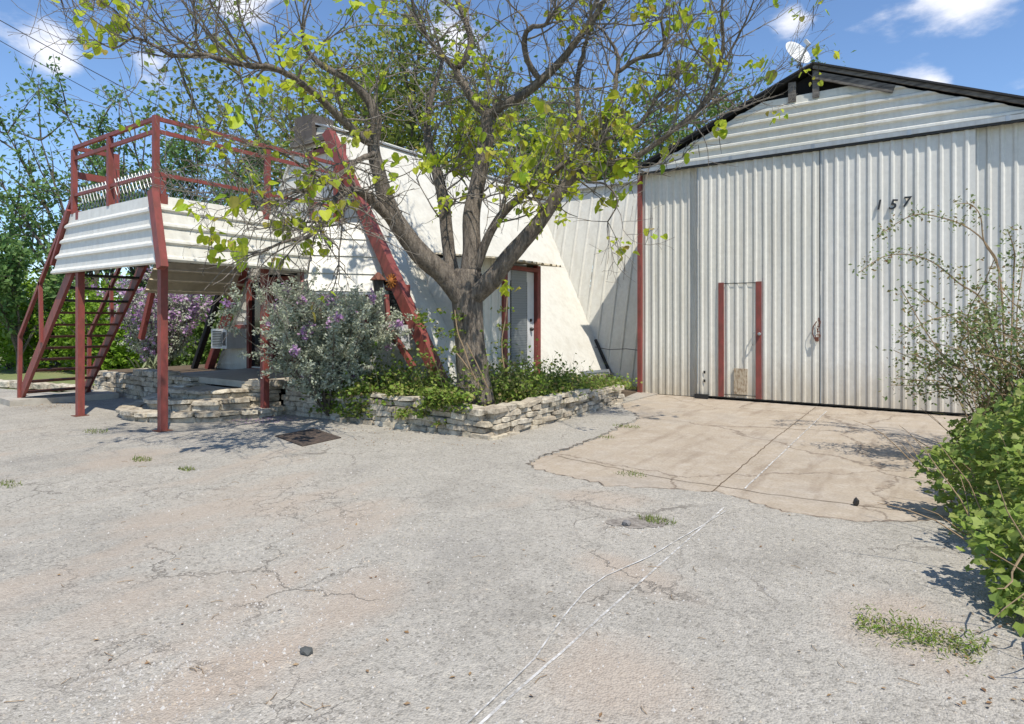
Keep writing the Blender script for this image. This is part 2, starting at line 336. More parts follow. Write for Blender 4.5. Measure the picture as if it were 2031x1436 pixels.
    ck2 = ramp(nt, ve2.outputs['Distance'], [(.006, (.8,)*3), (.028, (0,)*3)]); m2 = noise(nt, .55, 5, .6); mk2 = ramp(nt, m2.outputs['Fac'], [(.53, (0,)*3), (.62, (.8,)*3)])
    cm = mixc(nt, 1.0, cm, mixc(nt, 1.0, ck2, mk2, 'MULTIPLY'), 'LIGHTEN'); c = mixc(nt, cm, c, (.17, .15, .125))
    L.new(c, b.inputs['Base Color']); b.inputs['Roughness'].default_value = .93; b.inputs['Specular IOR Level'].default_value = .25
    h = nt.nodes.new('ShaderNodeMath'); h.operation = 'MULTIPLY_ADD'; L.new(v1.outputs['Distance'], h.inputs[0]); h.inputs[1].default_value = -.8; L.new(fine.outputs['Fac'], h.inputs[2])
    h2 = nt.nodes.new('ShaderNodeMath'); h2.operation = 'SUBTRACT'; L.new(h.outputs[0], h2.inputs[0]); L.new(cm, h2.inputs[1])
    bump(nt, b, h2.outputs[0], .8, .008); return m
def apron_mat():
    m, nt, b = mat_base('stained_concrete'); L = nt.links
    n1 = noise(nt, .7, 6, .62); n2 = noise(nt, 5, 6, .68); n3 = noise(nt, 40, 4, .6); n4 = noise(nt, 2.0, 5, .6, stretch=(3, .5, 1))
    c = ramp(nt, n1.outputs['Fac'], [(.3, (.32, .26, .19)), (.5, (.385, .32, .24)), (.7, (.335, .29, .235))])
    c = mixc(nt, ramp(nt, n2.outputs['Fac'], [(.45, (0,)*3), (.72, (.55,)*3)]), c, (.50, .445, .37))
    c = mixc(nt, ramp(nt, n4.outputs['Fac'], [(.52, (0,)*3), (.70, (.55,)*3)]), c, (.22, .165, .115))
    c = mixc(nt, .5, c, ramp(nt, n3.outputs['Fac'], [(.3, (.6,)*3), (.55, (1,)*3)]), 'MULTIPLY')
    g = nt.nodes.new('ShaderNodeNewGeometry').outputs['Position']
    wv = noise(nt, 2.2, 6, .65); vs = nt.nodes.new('ShaderNodeVectorMath'); vs.operation = 'MULTIPLY_ADD'
    L.new(wv.outputs['Color'], vs.inputs[0]); vs.inputs[1].default_value = (.6, .6, 0); L.new(g, vs.inputs[2])
    ve = nt.nodes.new('ShaderNodeTexVoronoi'); ve.feature = 'DISTANCE_TO_EDGE'; ve.inputs['Scale'].default_value = .42; L.new(vs.outputs[0], ve.inputs['Vector'])
    cm = ramp(nt, ve.outputs['Distance'], [(.002, (.8,)*3), (.007, (0,)*3)]); c = mixc(nt, cm, c, (.16, .12, .085))
    L.new(c, b.inputs['Base Color']); b.inputs['Roughness'].default_value = .88
    h2 = nt.nodes.new('ShaderNodeMath'); h2.operation = 'SUBTRACT'; L.new(n2.outputs['Fac'], h2.inputs[0]); L.new(cm, h2.inputs[1])
    bump(nt, b, h2.outputs[0], .5, .006); return m
def lawn_mat():
    m, nt, b = mat_base('lawn_turf'); n1 = noise(nt, .5, 6, .6); n2 = noise(nt, 30, 5, .7)
    c = ramp(nt, n1.outputs['Fac'], [(.3, (.17, .20, .07)), (.55, (.22, .25, .09)), (.7, (.30, .27, .14))])
    c = mixc(nt, .6, c, ramp(nt, n2.outputs['Fac'], [(.3, (.45,)*3), (.65, (1.1,)*3)]), 'MULTIPLY')
    nt.links.new(c, b.inputs['Base Color']); b.inputs['Roughness'].default_value = 1; bump(nt, b, n2.outputs['Fac'], 1, .03); return m
M['asphalt'] = asphalt_mat(); M['apron'] = apron_mat(); M['lawn'] = lawn_mat()

# ------------------------------------------------------------------ ground
G = 0.02                                  # top of the asphalt; the concrete lies at zero
gr = MB(); gr.poly([(-600,-600,-.012),(600,-600,-.012),(600,600,-.012),(-600,600,-.012)]).build('ground', M['lawn']); bpy.data.objects['ground']['kind'] = 'structure'
ap = MB(); ap.poly([(-4.95,4.2,0),(9,4.2,0),(9,11.7,0),(-4.95,11.7,0)])
o = ap.build('concrete_apron', M['apron']); o['kind'] = 'structure'
edge = [(8,5.5),(0.6,5.5),(0.0,5.42),(-.3,5.2),(-.58,5.03),(-1.0,4.99),(-1.3,5.14),(-1.57,5.25),(-1.91,5.12),(-2.15,5.0),(-2.4,4.9),(-2.8,5.0),(-3.2,5.06),(-3.43,5.2),(-3.5,5.6),(-3.47,6.1),(-3.5,7.0),(-3.62,7.8),(-3.66,8.5),(-3.95,9.0),(-4.25,9.3),(-4.6,9.9)]
rag = []
for (a, b_) in zip(edge[:-1], edge[1:]):
    k = max(2, int(math.dist(a, b_) / .045)) if a[0] < .7 else 2
    for i in range(k):
        t = i / k; j = .018 if a[0] < .65 else 0; dx_, dy_ = b_[0]-a[0], b_[1]-a[1]; l_ = math.hypot(dx_, dy_); g_ = R.gauss(0, j)
        rag.append((a[0]+dx_*t - dy_/l_*g_, a[1]+dy_*t + dx_/l_*g_))
rag.append(edge[-1])
loop = [(-40,-12),(8,-12)] + rag + [(-4.6,12.2),(-12.0,12.2),(-13.3,5.25),(-15,4.9),(-18,4.3),(-40,2.0)]
bm = bmesh.new(); vs = [bm.verts.new((x, y, G)) for x, y in loop]; f = bm.faces.new(vs); f.normal_update()
if f.normal.z < 0: f.normal_flip()
ex = bmesh.ops.extrude_face_region(bm, geom=[f]); 
for v in [e for e in ex['geom'] if isinstance(e, bmesh.types.BMVert)]: v.co.z = G
for v in vs: v.co.z = -.004
bmesh.ops.recalc_face_normals(bm, faces=bm.faces[:]); bmesh.ops.triangulate(bm, faces=bm.faces[:])
me = bpy.data.meshes.new('asphalt_lot'); bm.to_mesh(me); bm.free(); me.materials.append(M['asphalt']); tag(link('asphalt_lot', me), kind='structure')
def edge_crack():
    m = paint('crack_fill', (.13, .10, .075), (.2, .16, .11), .95); worn(m, 7, .40, .56)
    ribbon('edge_crack', [p for p in rag[2:] if p[0] < .6], .017, G+.004, m, .006, kind='structure')
# saw joint across the concrete and the seam where slab meets dirt strip
def ribbon(name, pts, w, z, mat, jit=0.0, label=None, cat=None, kind=None):
    pts = [Vector((*p, 0)) for p in pts]; mb = MB(); L_, R_ = [], []
    q = []
    for a, b_ in zip(pts[:-1], pts[1:]):
        k = max(1, int((b_-a).length/.08)); q += [a.lerp(b_, i/k) for i in range(k)]
    q.append(pts[-1])
    for i, p in enumerate(q):
        t = (q[min(i+1, len(q)-1)] - q[max(i-1, 0)]).normalized(); n = Vector((-t.y, t.x, 0))
        ww = w/2 * R.uniform(1-.5*min(1, jit*40), 1+.3*min(1, jit*40)); c = p + n*R.gauss(0, jit)
        L_.append((c.x+n.x*ww, c.y+n.y*ww, z)); R_.append((c.x-n.x*ww, c.y-n.y*ww, z))
    k = len(q); mb.add(L_+R_, [(i, i+k, i+k+1, i+1) for i in range(k-1)])
    o = mb.build(name, mat); return tag(o, label, cat, None, kind)
edge_crack()
ribbon('slab_joint', [(-1.62, 5.3), (-1.72, 8.0), (-1.78, 11.4)], .010, .004, M['soil'], .004, kind='structure')
ribbon('slab_joint', [(-3.4, 5.75), (-2.2, 5.52), (-1.2, 5.50), (-.1, 5.62), (.6, 5.6)], .009, .004, M['soil'], .008, kind='structure')
ribbon('chalk_line', [(-1.35, 1.2), (-1.36, 2.4), (-1.39, 4.85)], .013, G+.004, M['chalk'], .0015, 'straight white painted line running up the grey asphalt', 'line')
ribbon('chalk_line', [(-1.42, 5.55), (-1.47, 7.5), (-1.56, 11.0)], .015, .006, M['chalk'], .0015, 'white painted line across the tan concrete towards the barn doors', 'line')
w2 = [(925,1440),(1060,1310),(1100,1250),(1130,1210),(1160,1175),(1200,1145),(1245,1125),(1290,1105),(1340,1075),(1400,1040),(1440,1015)]
ribbon('chalk_line', [tuple(P(x, y, (EYE-G)*FPX/(y-HZ))[:2]) for x, y in w2], .008, G+.008, M['chalk'], .001, 'thinner bowed white line curving beside the straight line on the asphalt', 'line')
ph = []
for i in range(26):
    a_ = 2*math.pi*i/26; px_ = 1268 + 62*math.cos(a_)*R.uniform(.75, 1.15); py_ = 1036 + 12*math.sin(a_)*R.uniform(.7, 1.2); p_ = P(px_, py_, (EYE-G)*FPX/(py_-HZ)); ph.append((p_.x, p_.y, G+.004))
o = MB().poly(ph[::-1]).build('pothole', paint('pothole_grit', (.30, .27, .23), (.15, .13, .11), .95, scale=20, streak=(1, 1, 1), dirt_amt=.9, lo=.4, hi=.6, bumpd=.008)); o['kind'] = 'structure'
mt_c = [P(545,866,0), P(622,851,0), P(677,869,0), P(600,886,0)]
mt_p = [P(x, y, (EYE-G)*FPX/(y-HZ)) for x, y in ((545,866),(622,851),(677,869),(600,886))]
o = MB().poly([(p.x, p.y, G+.012) for p in mt_p], .011, Vector((0,0,1))).build('ground_mat', M['brown_mat']); tag(o, 'flat brown square patch on the asphalt below the planter', 'mat')

# ------------------------------------------------------------------ corrugated sheet
def profile(width, pitch, rw=.072, tw=.028, h=.021, start=None):
    """(s, height) points across ribs"""
    pts = [(0, 0)]; s = pitch/2 if start is None else start
    while s + rw/2 < width - .005:
        if s - rw/2 > .005: pts += [(s-rw/2, 0), (s-tw/2, h), (s+tw/2, h), (s+rw/2, 0)]
        s += pitch
    pts.append((width, 0)); return pts
def sheet(O, u, v, n, prof, lo, hi, wav=0.0, seed=0):
    """ribs run along v; lo(s), hi(s) are the ends of the sheet along v"""
    O, u, v, n = map(Vector, (O, u, v, n)); mb = MB(); rr = random.Random(seed); vs = []; k = 6
    ph = rr.uniform(0, 6)
    for (s, h) in prof:
        a, b_ = lo(s), hi(s)
        for i in range(k+1):
            t = a + (b_-a)*i/k
            vs.append(tuple(O + u*s + v*t + n*(h + wav*math.sin(ph + t*2.1 + s*3.3))))
    m = len(prof)
    fs = [(i*(k+1)+j, (i+1)*(k+1)+j, (i+1)*(k+1)+j+1, i*(k+1)+j+1) for i in range(m-1) for j in range(k)]
    mb.add(vs, fs); return mb
def screws(pts, n, r, name, mat, parent):
    mb = MB()
    for p in pts: mb.lathe([(r, 0), (r*.8, r*.6), (.0005, r*.7)], p, n, 6)
    return mb.build(name, mat, parent, kind='stuff')

# ------------------------------------------------------------------ barn
XL, XR, YF, XM = -4.97, 1.31, 11.58, -1.83
ZE, ZP, ZH = 4.40, 5.70, 4.32
barn = empty('metal_barn', (XM, YF, 0), 'big white corrugated metal barn with two tall sliding doors', 'barn')
YB = YF + 13
def roofz(x): return ZP - (ZP-ZE) * abs(x-XM)/(XM-XL)
# fixed front panels on both sides of the doors
def vpanel(x0, x1, y, z0, z1, name, parent, mat, pitch=.155, seed=0, wav=.004):
    w = x1-x0
    return sheet((x0, y, 0), (1,0,0), (0,0,1), (0,-1,0), profile(w, pitch), lambda s: z0, lambda s: z1, wav, seed).build(name, mat, parent)
vpanel(XL+.04, -3.72, YF+.06, .01, ZH-.02, 'wall_panel', barn, M['white_metal'], .145, 1)
vpanel(.28, XR, YF+.06, .01, ZH-.02, 'wall_panel', barn, M['cool_metal'], .155, 2)
MB().box((XL-.03, YF-.03, 0), (XL+.045, YF+.07, ZH-.03)).build('corner_post', M['red_steel'], barn)
MB().box((XR-.02, YF-.03, 0), (XR+.05, YF+.07, ZH-.03)).build('corner_post', M['red_steel'], barn)
# side walls and back, ribbed
for (x, nx) in ((XL, -1), (XR, 1)):
    sheet((x, YF+.07, 0), (0,1,0), (0,0,1), (nx,0,0), profile(YB-YF-.1, .3), lambda s: 0, lambda s: ZE-.06, .003, 3).build('side_wall', M['white_metal'], barn)
MB().poly([(XL, YB, 0), (XR, YB, 0), (XR, YB, ZE), (XM, YB, ZP), (XL, YB, ZE)], .02).build('back_wall', M['white_metal'], barn)
# gable: horizontal ribbed sheets
gz0, gz1 = ZH + .01, 5.27
def gx(z, side): # where the rake cuts the sheet
    d = (ZP - .09 - z) / (ZP-ZE) * (XM-XL)
    return XM + side*max(.02, d)
zz = gz0; course = 0
while zz < gz1 - .05:
    h = min(.51, gz1-zz)
    pr = profile(h, .17, .085, .035, .045, .09)
    # ribs run along x; s is height
    for (xa, xb) in ((-9, -1.05), (-1.07, 9)):
        mb = sheet((0, YF-.02-.006*(xa > -5), zz), (0,0,1), (1,0,0), (0,-1,0), pr, lambda s: max(xa, gx(zz+s, -1)), lambda s: max(max(xa, gx(zz+s, -1)), min(xb, gx(zz+s, 1))), .002, course)
        mb.build('gable_sheet', M['white_metal'] if xa < -5 else M['cool_metal'], barn)
    zz += h; course += 1
MB().poly([(XL+.05, YF+.10, ZH), (XR-.05, YF+.10, ZH), (XM, YF+.10, ZP-.05)], .01, Vector((0,-1,0))).build('gable_backing', M['dark'], barn)  # added sheet, painted black as the shade inside the open gable peak
# header flashing along the door track
hb = MB(); hb.box((XL-.06, YF-.13, ZH-.015), (XR+.06, YF-.06, ZH+.055)); hb.box((XL-.06, YF-.06, ZH+.0), (XR+.06, YF+.02, ZH+.057)); hb.build('header_flashing', M['grey_flash'], barn)
MB().box((XL+.0, YF-.115, ZH-.045), (XR, YF-.07, ZH-.012)).build('door_track', M['black_metal'], barn)
for x in (-3.2, -1.85, -.5, .7):
    MB().box((x, YF-.134, ZH-.02), (x+.05, YF-.129, ZH+.06)).build('flashing_lap', M['galv'], barn)
# roof: two sheets with black edge, rake boards of weathered wood
for sd, xe in ((-1, XL-.10), (1, XR+.12)):
    ze = roofz(xe); up = Vector((XM-xe, 0, ZP-ze)).normalized(); nn = Vector((-up.z*sd*-1, 0, abs(up.x))); nn = Vector((sd*up.z, 0, abs(up.x)))
    a0 = Vector((xe, YF-.12, ze+.045)); a1 = Vector((XM, YF-.12, ZP+.045)); dy = Vector((0, YB-YF+.3, 0))
    MB().poly([a0, a1, a1+dy, a0+dy] if sd > 0 else [a1, a0, a0+dy, a1+dy], .035, nn).build('roof_sheet', M['black_roof'], barn)
    MB().bar((xe, YF-.09, ze-.02 if sd > 0 else ze+.0), (XM, YF-.09, ZP-.02 if sd > 0 else ZP+.0), .045, .07 if sd > 0 else .035, (0,0,1)).build('rake_board', M['old_wood'] if sd > 0 else M['black_roof'], barn)
    MB().bar((xe, YF-.125, ze+.03), (XM, YF-.125, ZP+.03), .05, .028, (0,0,1)).build('roof_edge', M['black_roof'], barn)
for (x, w) in ((-2.17, .12), (-1.80, .10)):
    MB().box((x-w/2, YF-.06, gz1-.1), (x+w/2, YF-.01, roofz(x)-.06)).build('gable_stud', M['old_wood'], barn)
MB().bar((XM, YF-.075, ZP-.16), (XM+1.15, YF-.075, ZP-.16-.475), .05, .12).build('gable_beam', M['old_wood'], barn)
# sliding doors
def sliding_door(x0, x1, mat, seed):
    d = MB(); y = YF-.05
    root = link('sliding_door', MBmesh(sheet((x0, y, 0), (1,0,0), (0,0,1), (0,-1,0), profile(x1-x0, .158), lambda s: .055, lambda s: ZH-.05, .0055, seed), 'sliding_door', mat), barn)
    fr = MB(); fr.box((x0, y+.015, .03), (x0+.05, y+.05, ZH-.06)); fr.box((x1-.05, y+.015, .03), (x1, y+.05, ZH-.061)); fr.box((x0+.05, y+.015, .03), (x1-.05, y+.05, .07)); fr.build('door_frame', M['black_metal'], root)
    MB().box((x0-.004, y-.004, .06), (x0+.012, y+.0145, ZH-.06)).build('edge_trim', M['grey_flash'], root)
    return root
def MBmesh(mb, name, mat):
    me = bpy.data.meshes.new(name); fast_mesh(me, np.concatenate(mb.v), mb.f); me.materials.append(mat); return me
DL = sliding_door(-3.80, -1.747, M['door_metal'], 4); DR = sliding_door(-1.73, .35, M['cool_metal'], 5)
DR['label'] = 'sliding door leaf with the house number on it'; DL['label'] = 'sliding door leaf with a small walk door in it'
for dd, x0, x1 in ((DL, -3.72, -1.85), (DR, -1.66, .3)):
    pts = []
    for z in (2.02, 4.2, .62):
        x = x0
        while x < x1: pts.append((x, YF-.052, z)); x += .158
    screws(pts, (0,-1,0), .014, 'screw', M['grey_flash'], dd)
# walk door in the left leaf
yd = YF-.088
for x in (-3.36, -2.71):
    MB().box((x-.045, yd, .06), (x+.045, yd+.05, 2.12)).build('red_door_strip', M['red_steel'], DL)
MB().box((-3.31, yd+.008, 2.095), (-2.76, yd+.013, 2.107)).build('door_gap', M['dark'], DL)
MB().box((-3.31, yd+.008, .098), (-2.76, yd+.013, .108)).build('door_gap', M['dark'], DL)
MB().box((-3.13, yd+.003, .12), (-2.90, yd+.03, .58)).build('patch_board', M['bare_board'], DL)
hd = MB(); hd.tube([(-2.78, yd, 1.22), (-2.78, yd-.05, 1.22), (-2.80, yd-.06, 1.12), (-2.80, yd-.06, 1.03), (-2.80, yd, 1.0)], .010, 6); hd.build('pull_handle', M['galv'], DL)
MB().lathe([(.028, 0), (.03, .03), (.02, .05), (.001, .052)], (-2.69, yd, 1.20), (0,-1,0), 10).build('door_knob', M['galv'], DL)
# chain and padlock where the leaves meet
ch = MB()
for k in range(7):
    a = Vector((-1.75 + .018*math.sin(k*1.3), YF-.10-.008*(k % 2), 1.45-.045*k)); ch.tube([a + Vector((math.cos(t)*(.014 if k % 2 else .006), math.sin(t*1)*.006 if k % 2 else math.cos(t)*.010, math.sin(t)*.030)) for t in np.linspace(0, 2*math.pi, 9)], .006, 5)
ch.tube([(-1.78, YF-.10, 1.42), (-1.83, YF-.125, 1.33), (-1.84, YF-.13, 1.22), (-1.80, YF-.12, 1.12), (-1.77, YF-.10, 1.08)], .008, 6)
ch.build('lock_chain', M['rust'], DL)
pl = MB(); pl.box((-1.80, YF-.13, 1.09), (-1.745, YF-.105, 1.16)); pl.tube([(-1.79, YF-.118, 1.16), (-1.79, YF-.118, 1.19), (-1.772, YF-.118, 1.205), (-1.755, YF-.118, 1.19), (-1.755, YF-.118, 1.16)], .006, 6); pl.build('padlock', M['rust'], DL)
MB().box((-3.82, YF-.16, 0.005), (-3.58, YF-.09, .085)).build('door_stop', M['black_metal'], DL)
for z in (.30, .46): MB().box((-3.68, YF-.082, z), (-3.645, YF-.071, z+.05)).build('latch_hole', M['dark'], DL)
# house number 1 5 7
def digit(ch_, x, z, size, parent, tilt=0):
    cu = bpy.data.curves.new('digit', 'FONT'); cu.body = ch_; cu.size = size; cu.extrude = .008; cu.bevel_depth = .003; cu.align_x = 'CENTER'; cu.shear = .18; cu.offset = .0
    ob = bpy.data.objects.new('digit_tmp', cu); COL.objects.link(ob)
    bpy.context.view_layer.update()
    me = bpy.data.meshes.new_from_object(ob.evaluated_get(bpy.context.evaluated_depsgraph_get()))
    bpy.data.objects.remove(ob); me.materials.append(M['sign_black'])
    me.transform(Matrix.Translation((x, YF-.088, z)) @ Matrix.Rotation(tilt, 4, 'Y') @ Matrix.Rotation(math.pi/2, 4, 'X'))
    return link('number_digit', me, parent)
digit('1', -.89, 3.20, .215, DR); digit('5', -.705, 3.185, .22, DR, .12); digit('7', -.52, 3.21, .215, DR)

# satellite dish on the ridge
dish = empty('satellite_dish', (-2.02, YF+.05, ZP), 'white satellite dish on the peak of the barn roof', 'satellite dish')
dc = Vector((-2.12, YF-.02, ZP+.26)); ax = Vector((.749, -.50, .45)).normalized()
mb = MB(); mb.lathe([(.001, 0), (.08, .006), (.15, .022), (.20, .042), (.25, .068), (.255, .062), (.20, .034), (.12, .008), (.001, -.008)], dc, ax, 24); mb.build('reflector', M['plastic_white'], dish, True)
mb = MB(); mb.tube([(-2.02, YF+.05, ZP-.02), (-2.06, YF+.03, ZP+.12), dc - ax*.02], .022, 8); mb.build('mast', M['galv'], dish)
low = dc + Vector((.02, -.0, -.22)); tip = dc + ax*.30 + Vector((.0, 0, -.04))
MB().bar(low, tip, .028, .028).build('feed_arm', M['galv'], dish)
MB().bar(tip + Vector((.015, 0, -.03)), tip + Vector((-.05, .02, .07)), .055, .055).build('feed_horn', M['plastic_white'], dish)

# ------------------------------------------------------------------ connector with the leaning ribbed wall
conn = empty('connector_building', (-7, 13, 0), 'low white ribbed metal wing leaning back between the house and barn', 'building')
yb0, zb0, yb1, zb1 = 12.40, .0, 13.70, 4.68
vdir = Vector((0, yb1-yb0, zb1-zb0)); vl = vdir.length; vdir.normalize(); ndir = Vector((0, -vdir.z, vdir.y))
x = -9.6; k = 0
while x < XL - .02:
    w = min(.93, XL-.01-x)
    sheet((x, yb0+.003*(k % 2), zb0), (1,0,0), vdir, ndir, profile(w, .31, .07, .03, .026, .05), lambda s: 0, lambda s: vl, .006, 20+k).build('wall_panel', M['wing_metal'], conn); x += .93; k += 1
MB().box((-9.7, yb1-.16, zb1-.03), (XL-.12, yb1-.02, zb1+.10)).build('gutter', M['roof_metal'], conn)
rf = MB(); rf.poly([(-9.7, yb1-.05, zb1+.12), (XL-.13, yb1-.05, zb1+.12), (XL-.13, yb1+6, zb1+.8), (-9.7, yb1+6, zb1+.8)], .04); rf.build('roof_sheet', M['roof_metal'], conn)
MB().poly([(-9.6, yb1+6, 0), (XL, yb1+6, 0), (XL, yb1+6, zb1+.7), (-9.6, yb1+6, zb1+.7)], .05).build('back_wall', M['white_metal'], conn)
mb = MB(); mb.tube([(-6.35, 12.36, .85), (-6.0, 12.37, .80), (-5.6, 12.36, .83), (-5.02, 12.35, .78)], .008, 5); mb.build('wall_cable', M['wire'], conn)

# ------------------------------------------------------------------ A-frame house
YG, XRG = 7.2, -9.2
SL = 1.62
def sx(z): return -6.39 - (z-.83)/SL            # right slope
def lx(z): return -12.4 + (z-.4)/SL             # left slope
ZT = 4.86
house = empty('frame_house', (XRG, YG, 0), 'white A-frame house with thick red rafters and horizontal siding', 'house')
def slab_grid(mb, a, b_, c, d, nu, nv, n, amp, seed):
    rr = np.random.default_rng(seed); a, b_, c, d = [np.array(q, float) for q in (a, b_, c, d)]; vs = []
    for i in range(nu+1):
        for j in range(nv+1):
            u, v = i/nu, j/nv; p = a*(1-u)*(1-v) + b_*u*(1-v) + c*u*v + d*(1-u)*v
            w = amp*(math.sin(u*17+v*9+seed)+math.sin(u*7-v*23)+.8*math.sin(v*41+u*5)+rr.normal()*.3); vs.append(p + np.array(n)*w)
    mb.add(vs, [(i*(nv+1)+j, (i+1)*(nv+1)+j, (i+1)*(nv+1)+j+1, i*(nv+1)+j+1) for i in range(nu) for j in range(nv)])
nr = Vector((SL, 0, 1)).normalized()
# right roof slope in four painted sheets with lap seams
ys = [YG-.05, 9.3, 11.4, 13.9]
for k, (y0, y1) in enumerate(zip(ys[:-1], ys[1:])):
    mb = MB(); off = .0025*(k % 2); ov = nr*off
    a = (sx(0)+ov.x, y0, 0+ov.z); b_ = (sx(0)+ov.x, y1, ov.z); c = (sx(ZT)+ov.x, y1, ZT+ov.z); d = (sx(ZT)+ov.x, y0, ZT+ov.z)
    slab_grid(mb, a, b_, c, d, 10, 24, nr, .0022, k); mb.build('roof_slope', M['smooth_white'], house, True)
mb = MB(); mb.poly([(lx(0), 14, 0), (lx(0), YG-.05, 0), (lx(ZT), YG-.05, ZT), (lx(ZT), 14, ZT)], .05); mb.build('roof_slope', M['smooth_white'], house)
rc = MB(); rc.poly([(sx(ZT)+.12, YG-.06, ZT-.06), (sx(ZT)+.12, 13.6, ZT-.06), (XRG, 13.6, ZT+.08), (XRG, YG-.06, ZT+.08)], .03); rc.poly([(XRG, YG-.06, ZT+.08), (XRG, 13.6, ZT+.08), (lx(ZT)-.12, 13.6, ZT-.06), (lx(ZT)-.12, YG-.06, ZT-.06)], .03); rc.build('ridge_cap', M['roof_metal'], house)
# gable: horizontal lap siding, one board per course
zc = 0.1; k = 0
doors = [(-11.25, -9.75, .45, 2.25), (-9.35, -8.45, 2.66, 4.45), (-7.9, -6.95, 1.0, 2.0)]
while zc < ZT - .02:
    z1 = min(zc + .22, ZT)
    segs = [(lx(zc)+.02, sx(zc)-.02, lx(z1)+.02, sx(z1)-.02)]
    cuts = [(a, b_) for a, b_, c, d in doors if c < (zc+z1)/2 < d]
    xs0, xs1 = segs[0][0], segs[0][1]; spans = []; cur = None
    cuts.sort(); st = (segs[0][0], segs[0][2])
    for a, b_ in cuts:
        if a > st[0]+.02: spans.append((st[0], a, st[1], a))
        st = (b_, b_)
    spans.append((st[0], segs[0][1], st[1], segs[0][3]))
    for (xa, xb, xc, xd) in spans:
        if xb - xa < .05: continue
        mb = MB(); mb.poly([(xa, YG-.035, zc), (xb, YG-.035, zc), (xd, YG-.008, z1), (xc, YG-.008, z1)], .03, Vector((0,-1,0))); mb.poly([(xa, YG-.035, zc), (xa, YG, zc), (xb, YG, zc), (xb, YG-.035, zc)])
        mb.build('siding_board', M['white_metal'], house)
    zc += .22; k += 1
MB().poly([(lx(0)+.1, YG+.04, 0), (sx(0)-.1, YG+.04, 0), (sx(ZT), YG+.04, ZT), (lx(ZT), YG+.04, ZT)], .02, Vector((0,-1,0))).build('gable_backing', M['dark'], house)
# openings: glazed lower door, upper deck door, right window
def opening(nm, x0, x1, z0, z1, fill, y=YG, mull=None):
    root = link(nm, MBmesh(MB().box((x0+.07, y-.005, z0+.07), (x1-.07, y+.03, z1-.07)), nm, fill), house)
    fr = MB(); fr.box((x0, y-.07, z0), (x0+.08, y+.02, z1)); fr.box((x1-.08, y-.07, z0), (x1, y+.02, z1)); fr.box((x0+.08, y-.07, z1-.08), (x1-.08, y+.02, z1)); fr.box((x0+.08, y-.07, z0), (x1-.08, y+.02, z0+.06)); fr.build('opening_frame', M['red_steel'], root)
    if mull: MB().box((mull-.05, y-.068, z0+.06), (mull+.05, y+.018, z1-.08)).build('mullion', M['red_steel'], root)
    return root
opening('glazed_door', *doors[0], M['glass'], mull=-10.45); opening('upper_door', *doors[1], M['cool_metal']); opening('window', *doors[2], M['glass'])
# rafters
def rafter(mb, z0, z1, fx, off, w, d, y):
    mb.bar((fx(z0)+off, y, z0), (fx(z1)+off, y, z1), w, d, (0, 1, 0)); return mb
rafter(MB(), .15, 4.66, sx, .06, .18, .15, YG-.16).build('rafter', M['red_steel'], house)
rafter(MB(), .45, 2.6, lx, -.02, .12, .14, YG-.18).build('rafter', M['red_steel'], house)
rafter(MB(), .45, 3.0, lx, -.28, .09, .10, YG-.35).build('rafter', M['dark'], house)
mb = MB(); mb.bar((sx(4.6)-.08, YG-.12, 4.60), (lx(4.6)+.05, YG-.12, 4.60), .08, .10); mb.build('collar_beam', M['old_wood'], house)
MB().box((XRG-.48, YG-.12, 4.62), (XRG+.02, YG+.35, 5.08)).build('roof_vent_box', paint('brown_box', (.11, .09, .075), (.06, .05, .04), .7), house)
# awning flap over the window, running from the deck side to the rafter
aw = empty('window_awning', (-7.9, 6.5, 1.9), 'sloping white ribbed awning over the window behind the purple shrub', 'awning')
A0, A1 = P(604, 577, 9.56), P(764, 581, 10.0); A0.z = A1.z = 1.885
T0, T1 = Vector((-8.36, 6.25, 3.02)), Vector((-7.72, YG-.05, 3.02))
nc = 4
for k in range(nc):
    a, b_ = T0.lerp(A0, k/nc), T1.lerp(A1, k/nc); c, d = T1.lerp(A1, (k+1)/nc), T0.lerp(A0, (k+1)/nc)
    n = (b_-a).cross(d-a).normalized(); n = n if n.z > 0 else -n
    lip = n*.022
    mb = MB(); mb.add([tuple(q) for q in (a, b_, c+lip, d+lip, c-n*.004, d-n*.004)], [(0,1,2,3), (3,2,4,5)]); mb.build('awning_sheet', M['white_metal'], aw)
MB().bar(T0+Vector((-.02,-.02,-.02)), A0+Vector((-.02,-.02,-.0)), .05, .06).build('edge_trim', M['red_steel'], aw)
MB().bar(A0+Vector((0,0,-.02)), A1+Vector((0,0,-.02)), .02, .04).build('edge_trim', M['grey_flash'], aw)
s1 = P(815, 720, 9.0); s0 = P(757, 545, 9.6)
MB().bar(A0+Vector((.05,.1,-.05)), Vector((A0.x+.45, A0.y+.35, .45)), .07, .07).build('strut', M['red_steel'], aw)
MB().bar(P(766, 585, 9.7), P(772, 660, 9.6), .06, .06).build('strut', M['red_steel'], aw)
MB().bar(P(770, 645, 9.5), P(820, 728, 9.25), .07, .07).build('strut', M['red_steel'], aw)
